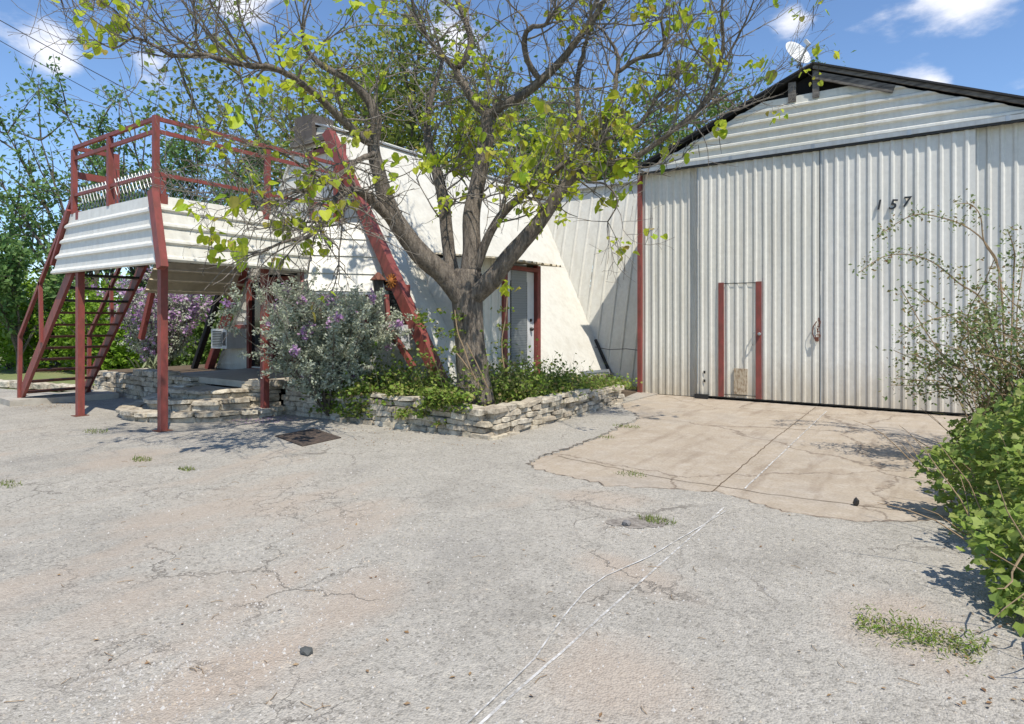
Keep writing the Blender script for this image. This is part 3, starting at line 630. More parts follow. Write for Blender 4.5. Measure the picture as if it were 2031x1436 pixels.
# lantern under the awning end, sun ornament on the rafter
ln = empty('wall_lantern', P(748, 560, 9.3), 'small brown hanging lantern beside the thick red rafter', 'lantern')
c = P(750, 562, 9.2); MB().lathe([(.02, .16), (.11, .06), (.12, .05), (.11, .04)], c, (0,0,1), 10).build('lantern_cap', M['rust'], ln); MB().lathe([(.085, .04), (.05, -.17), (.001, -.175)], c, (0,0,1), 8).build('lantern_body', M['black_metal'], ln)
so = empty('sun_ornament', P(797, 566, 8.9), 'small orange sun-shaped ornament fixed on the thick red rafter', 'ornament')
c = Vector((sx(2.05)+.06, YG-.262, 2.05)); MB().lathe([(.055, 0), (.05, .02), (.001, .035)], c, (0,-1,0), 14).build('sun_face', M['orange'], so)
for k in range(12):
    a = k*math.pi/6; dd = Vector((math.cos(a), 0, math.sin(a))); MB().bar(c+dd*.055, c+dd*.115, .014, .02, (0,1,0)).build('sun_ray', M['orange'], so)
# entrance dormer with glazed door
XD, ZF = -6.1, .36
D = lambda x, y, z: (x, y, z)
dm = link('door_dormer', MBmesh(sheet((XD, 8.52, 0), (0,-1,0), (0,0,1), (1,0,0), profile(.72, .2, .05, .025, .02), lambda s: .1, lambda s: 2.45), 'door_dormer', M['white_metal']), house)
for y in (7.80, 9.66):
    MB().poly([(XD, y, .1), (XD, y, 2.46), (sx(2.46)-.1, y, 2.46), (sx(.1)-.2, y, .1)], .03, Vector((0, -1 if y < 8 else 1, 0))).build('cheek_wall', M['smooth_white'], dm)
for y in (8.56, 9.60): MB().box((XD-.04, y-.055, ZF-.3), (XD+.05, y+.055, 2.42)).build('door_post', M['red_steel'], dm)
MB().box((XD-.04, 8.615, 2.30), (XD+.05, 9.545, 2.37)).build('door_lintel', M['red_steel'], dm)
MB().box((XD-.06, 8.63, ZF), (XD-.02, 9.53, 2.295)).build('door_leaf', M['plastic_white'], dm)
MB().box((XD-.019, 8.78, ZF+.30), (XD-.012, 9.30, 2.12)).build('door_glass', M['glass'], dm)
bl = MB()
for k in range(40):
    z = ZF+.34+k*.043; bl.poly([(XD-.011, 8.80, z), (XD-.011, 9.28, z), (XD-.004, 9.28, z+.041), (XD-.004, 8.80, z+.041)])
bl.build('blind_slat', M['blind'], dm, kind='stuff')
MB().lathe([(.03, 0), (.033, .04), (.02, .06), (.001, .062)], (XD-.02, 9.42, ZF+.92), (1,0,0), 10).build('door_knob', M['black_metal'], dm)
MB().lathe([(.028, 0), (.026, .025), (.001, .03)], (XD-.02, 9.42, ZF+1.08), (1,0,0), 10).build('door_bolt', M['black_metal'], dm)
sheet((sx(2.6)-.05, 7.72, 2.60), (0,1,0), Vector((1.75, 0, -.20)).normalized(), Vector((.12,0,1)).normalized(), profile(2.06, .2, .08, .04, .03), lambda s: 0, lambda s: 1.95+.03*math.sin(s*9)).build('canopy_sheet', M['tan_siding'], dm)
MB().box((sx(.2)+.0, YG+.6, .02), (-5.95, 13.0, .3)).build('wall_base', M['concrete'], house)
MB().bar((sx(1.0)+.03, 12.62, 1.0), (sx(.12)+.05, 12.38, .12), .05, .05).build('corner_trim', M['black_metal'], house)
# fallen length of gutter by the corner
fg = empty('fallen_gutter', (-5.7, 11.2, .3), 'long grey metal gutter lying on the bed beside the door', 'gutter')
g0, g1 = P(1000, 754, 12.3), P(1208, 738, 13.0)
for k, (dz, w) in enumerate(((0, .12),)):
    MB().bar(g0, g1, .10, .05).build('gutter_channel', M['galv'], fg); MB().bar(g0+Vector((.03,-.06,.04)), g1+Vector((.03,-.06,.04)), .02, .05).build('gutter_lip', M['galv'], fg)
MB().box((g1.x-.03, g1.y-.04, 0), (g1.x+.03, g1.y+.04, g1.z-.03)).build('support', M['black_metal'], fg)

# ------------------------------------------------------------------ air conditioners
def ac(px, x, z, label):
    e = empty('air_conditioner', (x, YG-.3, z-.2), label, 'air conditioner', 'window air conditioners')
    MB().box((x-.27, YG-.42, z-.19), (x+.27, YG-.0, z+.19)).build('case', M['plastic_white'], e)
    MB().box((x-.22, YG-.424, z-.15), (x+.10, YG-.419, z+.15)).build('grille', M['black_metal'], e)
    for k in range(9): MB().box((x-.21, YG-.432, z-.14+k*.032), (x+.09, YG-.425, z-.128+k*.032)).build('louvre', M['galv'], e)
    for k in range(4): MB().box((x+.13+k*.03, YG-.426, z-.13), (x+.145+k*.03, YG-.419, z+.13)).build('vent_slot', M['black_metal'], e)
    MB().box((x-.32, YG-.06, z+.195), (x+.32, YG-.0, z+.27)).build('bracket', M['red_steel'], e); return e
ac(0, -11.62, 1.08, 'window air conditioner beside the sloping rafter under the deck')
ac(1, -7.02, 1.18, 'window air conditioner below the awning next to the thick red rafter')

# ------------------------------------------------------------------ deck
deck = empty('raised_deck', (-9.5, 5.6, 0), 'raised deck with white flared skirt and red steel railing', 'deck')
YD, DX0, DX1 = 4.0, -10.75, -8.3
ZS0, ZS1 = 2.15, 3.04
bx0, bx1 = -11.38, -8.0
# skirt front: four lap sheets, each a trapezoid with a rolled lip
def skirt(p_tl, p_tr, p_bl, p_br, n, mat, nc=4, lipd=.035):
    p_tl, p_tr, p_bl, p_br, n = map(Vector, (p_tl, p_tr, p_bl, p_br, n))
    for k in range(nc):
        a, b_, c, d = p_tl.lerp(p_bl, k/nc), p_tr.lerp(p_br, k/nc), p_tr.lerp(p_br, (k+1)/nc), p_tl.lerp(p_bl, (k+1)/nc)
        m0, m1 = a.lerp(d, .62), b_.lerp(c, .62); m2, m3 = a.lerp(d, .80), b_.lerp(c, .80); m4, m5 = a.lerp(d, .93), b_.lerp(c, .93)
        pts = [a, b_, m0, m1, m2+n*lipd, m3+n*lipd, m4+n*lipd, m5+n*lipd, d, c]
        mb = MB(); mb.add([tuple(q) for q in pts], [(0,1,3,2), (2,3,5,4), (4,5,7,6), (6,7,9,8)]); mb.add([tuple(q - n*.012) for q in (a, b_, c, d)], [(3,2,1,0)])
        mb.build('skirt_sheet', mat, deck)
skirt((DX0-.06, YD-.02, ZS1), (DX1+.02, YD-.02, ZS1), (bx0, YD-.06, ZS0), (bx1, YD-.06, ZS0), (0,-1,0), M['cool_metal'])
skirt((DX1+.02, YD, ZS1), (DX1+.02, 6.55, ZS1), (bx1, YD-.03, ZS0+.03), (bx1-.03, 6.1, ZS0+.03), (.94,0,.33), M['white_metal'])
skirt((-10.95, 5.40, ZS1-.25), (-10.95, YG-.1, ZS1-.25), (-11.40, 5.30, 1.92), (-11.40, YG-.1, 1.92), (.9,0,.3), M['tan_siding'], 5, .03)
MB().box((DX0, YD+.03, ZS0+.42), (DX1-.03, YG-.05, ZS0+.47)).build('floor_sheet', M['tan_siding'], deck)
for k in range(8):
    y = YD+.15+k*.4; MB().box((DX0, y, ZS0+.26), (DX1-.05, y+.05, ZS0+.418)).build('joist', M['old_wood'], deck)
# posts and frame
MB().bar((DX1+.03, YD-.05, ZS1+.05), (bx1+.05, YD-.09, ZS0-.06), .12, .09, (0,1,0)).build('corner_trim', M['red_steel'], deck)
MB().bar((DX0-.06, YD-.05, ZS1+.05), (bx0-.03, YD-.05, ZS0+.15), .05, .06, (0,1,0)).build('corner_trim', M['red_steel'], deck)
for (x, y, z0) in ((-8.29, 4.08, G), (-10.60, 4.02, G), (-8.29, 5.55, G)):
    MB().box((x-.045, y-.045, z0), (x+.045, y+.045, ZS1+.02)).build('post', M['red_steel'], deck)
    MB().box((x-.09, y-.09, z0-.002), (x+.09, y+.09, z0+.008)).build('base_plate', M['rust'], deck)
MB().bar(P(280, 672, 11.2), P(313, 528, 11.0), .08, .08).build('leg_strut', M['red_steel'], deck)
ZR = (4.02, 3.86, 3.31)
rails = [((DX0, YD), (DX1, YD)), ((DX1, YD), (DX1, YG-.3))]
for (a, b_) in rails:
    for z, w, h in ((ZR[0], .045, .05), (ZR[1], .035, .05), (ZR[2], .04, .04)):
        MB().bar((*a, z), (*b_, z), w, h).build('rail', M['red_steel'], deck)
for (x, y) in ((DX0, YD), (-9.58, YD), (DX1, YD), (DX1, 5.6), (DX1, YG-.32)):
    MB().box((x-.034, y-.034, ZS1-.01), (x+.034, y+.034, ZR[0]+(.035 if (x, y) == (DX1, YD) else -.031))).build('rail_post', M['red_steel'], deck)
MB().bar((DX0, YD, 4.02), (DX0, YD+.55, 4.02), .05, .06).build('rail', M['red_steel'], deck); MB().bar((DX0, YD+.05, 3.62), (DX0, YD+.55, 3.62), .04, .1).build('rail', M['red_steel'], deck)
MB().box((DX0-.04, YD+.53, 2.9), (DX0+.04, YD+.61, 4.05)).build('rail_post', M['red_steel'], deck)
MB().box((DX0-.04, 5.25, 2.7), (DX0+.04, 5.33, 3.9)).build('rail_post', M['red_steel'], deck)
MB().bar((DX0, 5.29, 3.87), (DX0, YG-.3, 3.87), .05, .05).build('rail', M['red_steel'], deck); MB().bar((DX0, 5.29, 3.35), (DX0, YG-.3, 3.35), .05, .05).build('rail', M['red_steel'], deck)
# chain-link strip with bent-over wire ends on top
def chainlink(a, b_, n):
    a, b_, n = Vector(a), Vector(b_), Vector(n); L = (b_-a).length; t = (b_-a)/L; h = .36; pitch = .10; mb = MB(); s = -h*.55
    while s < L:
        for sg in (1, -1):
            s0, s1 = (s, s+h*.55) if sg > 0 else (s+h*.55, s)
            p, q = a + t*s0, a + t*s1 + Vector((0,0,h))
            c0, c1 = max(0, -0), 1
            u0, u1 = s0, s1
            if min(u0, u1) < 0 or max(u0, u1) > L:
                f0 = 0 if 0 <= u0 <= L else ((0 if u0 < 0 else L)-u0)/(u1-u0); f1 = 1 if 0 <= u1 <= L else ((0 if u1 < 0 else L)-u0)/(u1-u0)
                p, q = p.lerp(q, f0), p.lerp(q, f1)
                if f1 - f0 < .05: continue
            mb.tube([p + n*.006*sg, q + n*.006*sg], .0048, 4)
        if 0 < s < L:
            p = a + t*(s) + Vector((0,0,h-.06)); mb.tube([p, p + Vector((0,0,.09)) - t*.02, p + t*.02 + Vector((0,0,.105)), p + t*.055 + Vector((0,0,.04))], .0065, 4)
        s += pitch
    return mb.build('chain_link_mesh', M['galv'], deck, kind='stuff')
chainlink((DX0+.03, YD+.07, ZS1-.02), (DX1-.06, YD+.07, ZS1-.02), (0,1,0)); chainlink((DX1-.07, YD+.06, ZS1-.02), (DX1-.07, YG-.35, ZS1-.02), (1,0,0)); chainlink((DX0+.06, 5.35, ZS1-.02), (DX0+.06, YG-.35, ZS1-.02), (1,0,0))

# ------------------------------------------------------------------ staircase
st = empty('steel_staircase', (-12.9, 4.5, .1), 'steep red steel staircase with open treads up to the deck', 'staircase')
B0, B1 = Vector((-13.02, 0, .12)), Vector((-10.55, 0, 2.62))
YS0, YS1 = 4.05, 5.02
for y in (YS0, YS1): MB().bar((B0.x, y, B0.z+.02), (B1.x, y, B1.z), .05, .17, (0,0,1)).build('stringer', M['red_steel'], st)
nt_ = 13
for k in range(nt_):
    t = (k+.5)/nt_; p = B0.lerp(B1, t); MB().box((p.x-.10, YS0+.03, p.z-.02), (p.x+.13, YS1-.03, p.z+.015)).build('tread', M['black_metal'] if k > 7 else M['rust'], st)
for y in (YS0-.03, YS1+.05):
    MB().bar((-12.97, y, 1.17), (-10.80, y, 3.34), .05, .06).build('handrail', M['red_steel'], st)
    MB().bar((-13.0, y, .08), (-12.97, y, 1.19), .055, .055, (0,1,0)).build('newel', M['red_steel'], st)
    MB().bar((-12.05, y, 1.08), (-12.10, y, 2.06), .05, .05, (0,1,0)).build('baluster', M['red_steel'], st)
pad = MB(); pad.poly([(-13.35, 3.82, .12), (-12.65, 3.78, .12), (-12.35, 5.3, .12), (-13.3, 5.4, .12)], .13, Vector((0,0,1))); tag(pad.build('stair_pad', M['concrete']), 'low concrete pad at the foot of the red staircase', 'pad')

# ------------------------------------------------------------------ stonework
def stone_variants(n, seed):
    out = []
    for k in range(n):
        rr = random.Random(seed+k); bm = bmesh.new(); bmesh.ops.create_cube(bm, size=1)
        bmesh.ops.bevel(bm, geom=bm.edges[:], offset=rr.uniform(.07, .14), segments=1, affect='EDGES', clamp_overlap=True)
        for v in bm.verts: v.co += Vector((rr.uniform(-.055, .055), rr.uniform(-.05, .05), rr.uniform(-.08, .08)))
        me = bpy.data.meshes.new('stone'); bm.to_mesh(me); bm.free(); me.materials.append(M['stone']); out.append(me)
    return out
STV = stone_variants(14, 100)
def stone(parent, c, size, rot, rr):
    o = bpy.data.objects.new('stone', rr.choice(STV)); COL.objects.link(o); o.parent = parent; o.matrix_parent_inverse = Matrix.Translation(-parent.location)
    o.location = c; o.scale = size; o.rotation_euler = (rr.gauss(0, .04), rr.gauss(0, .04), rot + rr.gauss(0, .05)); return o
def wall_run(parent, a, b_, h0, h1, th, seed, ch=.068, ln_=.235):
    rr = random.Random(seed); a, b_ = Vector((*a, 0)), Vector((*b_, 0)); L = (b_-a).length; t = (b_-a)/L; rot = math.atan2(t.y, t.x); n = Vector((-t.y, t.x, 0))
    z = 0; row = 0
    while z < max(h0, h1) - .02:
        hh = ch * rr.uniform(.8, 1.25); s = -rr.uniform(0, .15)
        while s < L:
            w = ln_ * rr.uniform(.55, 1.6); cs = s + w/2
            top = h0 + (h1-h0)*min(1, max(0, cs/L))
            if z + hh*.6 < top and cs < L + .02:
                cap = z + hh*1.6 >= top
                d = th * (1.12 if cap else 1) * rr.uniform(.9, 1.12)
                stone(parent, a + t*cs + n*rr.gauss(0, .018) + Vector((0, 0, z+hh/2)), (w*.985, d, hh*(1.0)), rot, rr)
            s += w
        z += hh*.97; row += 1
pr = empty('stone_planter', (-5.5, 7.5, 0), 'low dry-stone planter of pale limestone around the big tree', 'planter')
wall_run(pr, (-4.52, 6.12), (-4.62, 9.95), .40, .34, .2, 1); wall_run(pr, (-8.25, 5.98), (-4.50, 6.08), .46, .40, .2, 2)
MB().poly([(-8.3, 6.05, .30), (-4.6, 6.15, .30), (-4.7, 9.9, .26), (-8.3, 9.9, .26)], .28, Vector((0,0,1))).build('soil_bed', M['soil'], pr)
MB().poly([(-8.3, 9.9, .24), (-4.75, 9.9, .20), (-5.02, 11.6, .03), (-5.02, 12.6, .03), (-8.3, 12.6, .05)], .2, Vector((0,0,1))).build('soil_bed', M['soil'], pr)
pl_ = empty('stone_planter', (-12.3, 5.7, 0), 'low stone planter wall behind the red staircase', 'planter')
wall_run(pl_, (-13.7, 5.52), (-10.9, 5.55), .50, .52, .2, 3, .10, .22)
MB().poly([(-13.7, 5.6, .45), (-11.3, 5.6, .45), (-11.3, 9, .45), (-13.7, 9, .45)], .44, Vector((0,0,1))).build('soil_bed', M['soil'], pl_)
lb = empty('stone_edging', (-16, 5.6, 0), 'row of rough edging stones between lawn and asphalt', 'edging')
wall_run(lb, (-22, 3.9), (-13.8, 5.45), .16, .18, .22, 9, .14, .4)
o = MB().poly([(-11.25, 5.62, .50), (-8.35, 5.62, .50), (-8.35, YG, .50), (-11.25, YG, .50)], .10, Vector((0,0,1))).build('patio_slab', M['slab_cream']); o['kind'] = 'structure'
steps = empty('stone_steps', (-9.6, 5.6, 0), 'three rounded limestone steps leading up to the patio', 'steps')
for lvl, (ra, rb, z1) in enumerate(((1.32, 1.36, .15), (.98, 1.02, .28), (.70, .70, .40))):
    rr = random.Random(50+lvl); a = math.pi*.97
    core = MB(); core.poly([(-9.55 + (ra-.05)*math.cos(t), 5.62 + (rb-.05)*math.sin(t), z1-.025) for t in np.linspace(math.pi, 2*math.pi, 24)], z1-.03, Vector((0,0,1))); core.build('step_core', M['slab_cream'], steps)
    while a < 2*math.pi*1.01:
        w = rr.uniform(.22, .40); da = w/ra; t = a + da/2
        p = Vector((-9.55 + (ra-.08)*math.cos(t), 5.62 + (rb-.08)*math.sin(t), 0))
        tz = z1 - .030
        stone(steps, p + Vector((0,0,tz)), (w*1.0, .30, .060), t+math.pi/2, rr)                                      # tread slab
        q = Vector((-9.55 + (ra-.07)*math.cos(t), 5.62 + (rb-.07)*math.sin(t), tz - .075)); base = [0, .12, .25][lvl]
        stone(steps, Vector((q.x, q.y, (base + z1 - .06)/2)), (w*.98, .18, max(.06, z1-.06-base)), t+math.pi/2, rr)    # riser stone
        a += da
wall_run(steps, (-11.15, 5.56), (-10.35, 5.56), .48, .48, .18, 61); wall_run(steps, (-8.85, 5.70), (-8.3, 5.75), .5, .5, .2, 62)

# ------------------------------------------------------------------ foliage tools
def leaf_field(name, centers, size, mat, parent=None, shape='quad', updir=.25, kind='stuff', seed=0, aim=None, szvar=.35):
    rg = np.random.default_rng(seed); c = np.asarray(centers, float); n = len(c)
    nrm = rg.normal(size=(n, 3)); nrm[:, 2] = np.abs(nrm[:, 2]) + updir; nrm /= np.linalg.norm(nrm, axis=1)[:, None]
    if aim is not None: nrm = nrm*.8 + np.asarray(aim); nrm /= np.linalg.norm(nrm, axis=1)[:, None]
    t = rg.normal(size=(n, 3)); t -= (t*nrm).sum(1)[:, None]*nrm; t /= np.linalg.norm(t, axis=1)[:, None]; b = np.cross(nrm, t)
    s = size*(1 + szvar*(rg.random(n)*2-1))
    if shape == 'quad': sh = np.array([(0,-.5,0),(.27,0,.06),(0,.5,-.04),(-.27,0,.06)])
    elif shape == 'narrow': sh = np.array([(0,-.5,0),(.13,-.05,.03),(0,.5,-.06),(-.13,-.05,.03)])
    elif shape == 'round': sh = np.array([(0,-.45,0),(.34,-.25,.05),(.38,.12,.05),(0,.5,-.06),(-.38,.12,.05),(-.34,-.25,.05)])
    elif shape == 'ivy': sh = np.array([(0,-.38,0),(.28,-.45,.05),(.46,-.05,.06),(.24,.12,.03),(0,.52,-.08),(-.24,.12,.03),(-.46,-.05,.06),(-.28,-.45,.05)])
    k = len(sh)
    v = c[:, None, :] + s[:, None, None]*(sh[None, :, 0:1]*t[:, None, :] + sh[None, :, 1:2]*b[:, None, :] + sh[None, :, 2:3]*nrm[:, None, :])
    me = bpy.data.meshes.new(name); fast_mesh(me, v.reshape(-1, 3), np.arange(n*k).reshape(n, k)); me.materials.append(mat)
    o = link(name, me, parent)
    if kind: o['kind'] = kind
    return o
def wander(p, d, L, steps, rr, curl=.25, up=.0, droop=0):
    pts = [Vector(p)]; d = Vector(d).normalized(); q = Vector(p); bend = Vector((rr.gauss(0,1), rr.gauss(0,1), rr.gauss(0,1)))*curl*.5
    for i in range(steps):
        d = (d + bend/steps*1.5 + Vector((rr.gauss(0,1), rr.gauss(0,1), rr.gauss(0,1)))*curl*.35 + Vector((0,0,up - droop*i/steps))).normalized()
        q = q + d*(L/steps); pts.append(q.copy())
    return pts
def taper(r0, r1, n): return [r0 + (r1-r0)*i/(n-1) for i in range(n)]
def smooth_path(pts, rad, sub=4):
    n = len(pts); P_, R_ = [], []
    for i in range(n-1):
        p0, p1, p2, p3 = pts[max(i-1, 0)], pts[i], pts[i+1], pts[min(i+2, n-1)]
        for k in range(sub):
            t = k/sub; P_.append(.5*((2*p1) + (p2-p0)*t + (2*p0-5*p1+4*p2-p3)*t*t + (3*p1-p0-3*p2+p3)*t**3)); R_.append(rad[i] + (rad[i+1]-rad[i])*t)
    P_.append(pts[-1]); R_.append(rad[-1]); return P_, R_

# ------------------------------------------------------------------ the big half-bare tree
tr = empty('shade_tree', (-5.3, 6.75, .3), 'big half-bare tree with grey limbs and yellow-green leaves in the stone planter', 'tree')
limbs = {  # pixel x, y, distance, width in pixels
 'trunk': [(940,800,8.5,84),(938,745,8.5,66),(932,680,8.5,60),(928,620,8.5,60),(926,575,8.5,66),(928,535,8.5,54)],
 'a': [(920,600,8.45,44),(880,545,8.35,46),(838,508,8.2,46),(800,460,8.05,43),(770,410,7.9,40),(752,345,7.8,32),(741,295,7.75,27),(746,240,7.7,25),(728,195,7.65,22),(690,158,7.5,17),(650,136,7.4,14),(612,105,7.3,11),(600,72,7.2,7)],
 'b': [(742,285,7.75,22),(716,272,7.6,20),(688,245,7.4,19),(655,215,7.2,17),(628,188,7.0,16),(580,152,6.7,14),(540,134,6.5,13),(489,130,6.3,12),(438,118,6.1,11),(400,108,6.0,10),(350,111,5.9,8),(300,87,5.8,7),(265,75,5.8,5),(228,95,5.8,4),(190,80,5.8,3)],
 'b2': [(402,108,6.0,7),(390,85,5.95,6),(388,50,5.9,5),(383,0,5.85,4)],
 'b3': [(268,76,5.8,5),(244,40,5.7,4),(225,18,5.7,3),(190,0,5.7,2)],
 'b4': [(520,132,6.4,7),(500,85,6.3,6),(480,45,6.2,5),(470,0,6.2,4)],
 'i': [(778,437,7.9,24),(745,405,7.7,22),(715,380,7.5,20),(690,378,7.3,15),(662,400,7.1,12),(640,440,6.9,11),(610,470,6.7,9),(570,478,6.5,7),(520,500,6.3,5)],
 'i2': [(748,300,7.75,13),(715,315,7.4,12),(675,345,7.1,11),(630,372,6.8,9),(585,380,6.5,7),(540,400,6.2,5),(490,395,6.0,4)],
 'i3': [(690,378,7.3,8),(650,360,6.9,7),(600,330,6.6,6),(550,300,6.4,4),(500,290,6.2,3)],
 'd': [(932,560,8.5,48),(936,500,8.5,42),(935,430,8.55,38),(946,370,8.6,36),(958,310,8.6,35),(968,250,8.6,36),(969,222,8.6,30)],
 'd1': [(969,226,8.6,26),(944,205,8.7,21),(922,172,8.75,18),(906,140,8.8,18),(924,115,8.8,17),(934,80,8.85,15),(922,38,8.9,13),(908,0,8.95,12),(900,-60,9,8)],
 'd3': [(908,143,8.8,12),(880,112,8.7,12),(850,78,8.6,11),(828,40,8.5,9),(815,-10,8.4,7)],
 'd2': [(968,235,8.6,26),(992,212,8.5,22),(1036,189,8.4,21),(1076,157,8.3,20),(1115,118,8.2,17),(1146,78,8.1,15),(1178,36,8.0,12),(1200,-5,7.9,10)],
 'd4': [(1072,160,8.3,14),(1047,122,8.2,14),(1040,80,8.1,13),(1052,55,8.0,11),(1080,50,7.9,9),(1100,20,7.8,6)],
 'e': [(912,590,8.7,34),(895,530,8.9,30),(886,460,9.0,28),(880,400,9.1,27),(866,340,9.2,24),(850,285,9.3,20),(848,230,9.4,15),(862,170,9.5,11),(880,110,9.6,8)],
 'f': [(935,590,8.45,46),(975,555,8.35,44),(1008,512,8.25,39),(1045,470,8.15,35),(1076,432,8.1,32),(1108,385,8.05,27),(1135,352,8.0,24),(1174,328,7.95,17),(1220,322,7.9,14),(1266,308,7.8,13),(1312,276,7.7,12),(1352,245,7.6,12),(1383,222,7.55,11),(1406,186,7.5,11),(1424,140,7.45,10),(1434,90,7.4,8),(1430,20,7.3,6)],
 'f2': [(1428,134,7.45,7),(1455,90,7.4,6),(1480,40,7.3,4),(1495,0,7.2,3)],
 'f3': [(1395,215,7.5,7),(1440,190,7.45,5),(1490,170,7.4,3),(1530,150,7.35,2)],
 'g': [(942,540,8.45,22),(968,470,8.35,20),(1000,420,8.25,19),(1044,382,8.15,16),(1090,345,8.1,14),(1140,310,8.0,13),(1194,280,7.95,12),(1240,265,7.9,10),(1268,248,7.85,10),(1290,215,7.8,8),(1306,190,7.8,6),(1340,150,7.8,4)],
 'h': [(1140,312,8.1,9),(1148,260,8.2,12),(1146,210,8.3,13),(1144,165,8.35,13),(1155,110,8.4,10),(1170,55,8.4,8),(1172,0,8.4,6)],
 'h2': [(1190,285,8.0,8),(1208,220,8.0,12),(1220,165,8.0,12),(1226,115,8.0,9),(1210,80,8.0,6),(1190,55,8.0,4)],
 'h3': [(1223,145,8.0,9),(1262,118,7.9,10),(1308,105,7.8,9),(1318,80,7.8,8),(1312,35,7.7,5),(1330,0,7.7,4)],
 'j': [(1150,340,7.95,7),(1165,360,7.8,6),(1200,365,7.7,5),(1225,400,7.6,4),(1205,440,7.6,3)],
}
LP = {}
for nm, pts in limbs.items():
    pp = [P(x, y, d) for x, y, d, w in pts]; rr_ = [w/2*d/FPX*(.97 if nm == 'trunk' else .88) for x, y, d, w in pts]
    pp, rr_ = smooth_path(pp, rr_, 4)
    rj = random.Random(hash(nm) % 1000 if False else len(nm)*7+ord(nm[0]))
    if nm != 'trunk': pp = [p + Vector((rj.gauss(0,1), rj.gauss(0,1), rj.gauss(0,1)))*(0 if r > .035 else r*.18) for p, r in zip(pp, rr_)]
    rr_ = [r*(rj.uniform(.97, 1.04)) for r in rr_]
    LP[nm] = (pp, rr_)
    mb = MB(); mb.tube(pp, rr_, 12 if rr_[0] > .08 else 8); mb.build('trunk' if nm == 'trunk' else 'limb', M['bark'], tr, True)
rr = random.Random(21); tw = MB(); tips = []
def spawn(p, d, L, r, lvl, up, curl, droop=0):
    n = 7 if lvl == 1 else (6 if lvl == 2 else 4)
    pts = wander(p, d, L, n, rr, curl, up, droop)
    tw.tube(pts, taper(r, max(.0022, r*.38), len(pts)), 5 if lvl == 1 else 4, False)
    if lvl >= 2: tips.append((pts[-1], (pts[-1]-pts[-2]).normalized(), lvl))
    if lvl < 3:
        k = rr.randint(3, 6) if lvl == 1 else rr.randint(2, 3)
        for i in range(k):
            j = rr.randint(1, len(pts)-1); t = (pts[j]-pts[j-1]).normalized(); q = pts[j]
            dd = (t*.8 + Vector((rr.gauss(0,1), rr.gauss(0,1), rr.gauss(0,1)))*.75).normalized()
            spawn(q, dd, L*rr.uniform(.35, .65), r*.55, lvl+1, up, curl, droop)
DF = 1.2
dens = {'trunk': 0, 'a': 9, 'b': 22, 'b2': 4, 'b3': 3, 'b4': 5, 'i': 20, 'i2': 20, 'i3': 10, 'd': 13, 'd1': 14, 'd3': 8, 'd2': 14, 'd4': 8, 'e': 19, 'f': 28, 'f2': 5, 'f3': 5, 'g': 24, 'h': 9, 'h2': 7, 'h3': 8, 'j': 3}
for nm, (pp, rr_) in LP.items():
    for k in range(int(dens[nm]*DF)):
        lo = .45 if nm == 'a' else (.28 if nm in ('f', 'd', 'e') else .12)
        i = int(rr.uniform(lo, .99)*(len(pp)-1)); t = (pp[min(i+1, len(pp)-1)]-pp[i]).normalized(); low = nm.startswith('i')
        dd = (t*.7 + Vector((rr.gauss(0,1), rr.gauss(0,1), rr.gauss(0,1)))*.8 + Vector((0, 0, -.15 if low else .25))).normalized()
        spawn(pp[i], dd, rr.uniform(.5, 1.05) if low else rr.uniform(.55, 1.25), min(rr_[i]*.5, .014), 1, -.02 if low else .06, .55 if low else .38, .1 if low else 0)
    p, t = pp[-1], (pp[-1]-pp[-2]).normalized()
    if nm not in ('trunk', 'd', 'e'):
        for k in range(4): spawn(p, t + Vector((rr.gauss(0,.4), rr.gauss(0,.4), rr.gauss(0,.4))), rr.uniform(.4, .9), max(.004, rr_[-1]*.7), 1 if k < 2 else 2, .03, .4)
tw.build('twigs', M['twig'], tr, kind='stuff')
# hanging seed pods
pd = MB()
for k in range(210):
    p, t, l = rr.choice(tips)
    L = rr.uniform(.16, .34); x = rr.gauss(0, .05); y = rr.gauss(0, .05)
    pd.tube([p, p+Vector((x*.4, y*.4, -L*.5)), p+Vector((x, y, -L))], [.003, .0045, .002], 4, False)
pd.build('seed_pods', M['pod'], tr, kind='stuff')
# broad heart-shaped leaves in drooping clusters: the largest as single parts, the others joined
def heart(seed):
    r2 = random.Random(seed); n = 14; vs = [(0, 0, 0)]; cup = r2.uniform(-.12, .2); fold = r2.uniform(.15, .4)
    for i in range(n):
        a = 2*math.pi*i/n; s = .5*(1 - .35*math.cos(a)*(-1)) ; x = .46*math.sin(a); y = .42*math.cos(a)
        y = .5 + (.55*math.cos(a) if math.cos(a) > 0 else .42*math.cos(a)); x *= (1 - .35*max(0, math.cos(a)))
        if math.cos(a) < -.95: y += .10
        z = -fold*abs(x)*-1 + cup*(y-.5)**2*-1 - .22*max(0, y-.5)**1.5 + r2.gauss(0, .018); vs.append((x, y, z))
    vs[0] = (0, .42, -.03)
    me = bpy.data.meshes.new('leaf'); me.from_pydata(vs, [], [(0, 1+i, 1+(i+1) % n) for i in range(n)]); me.update()
    me.polygons.foreach_set('use_smooth', np.ones(n, dtype=bool)); return me
hearts = [heart(s) for s in range(8)]
for h in hearts: h.materials.append(M['leaf_catalpa'])
def proj(p):
    r = p.x*math.cos(YAW)+p.y*math.sin(YAW); f = -p.x*math.sin(YAW)+p.y*math.cos(YAW); return CXP+FPX*r/f, HZ-FPX*(p.z-EYE)/f, f
leafs = []
good = []
for p, t, l in tips:
    x, y, f = proj(p)
    if y > 640 or f < 3.5: continue
    w = .16
    if 830 < x < 1260 and 220 < y < 480: w = 1.0
    elif 330 < x < 720 and 180 < y < 520: w = .34
    elif 1260 < x < 1460: w = .3
    elif 480 < x < 720 and 60 < y < 180: w = .4
    good.append((w, p, t))
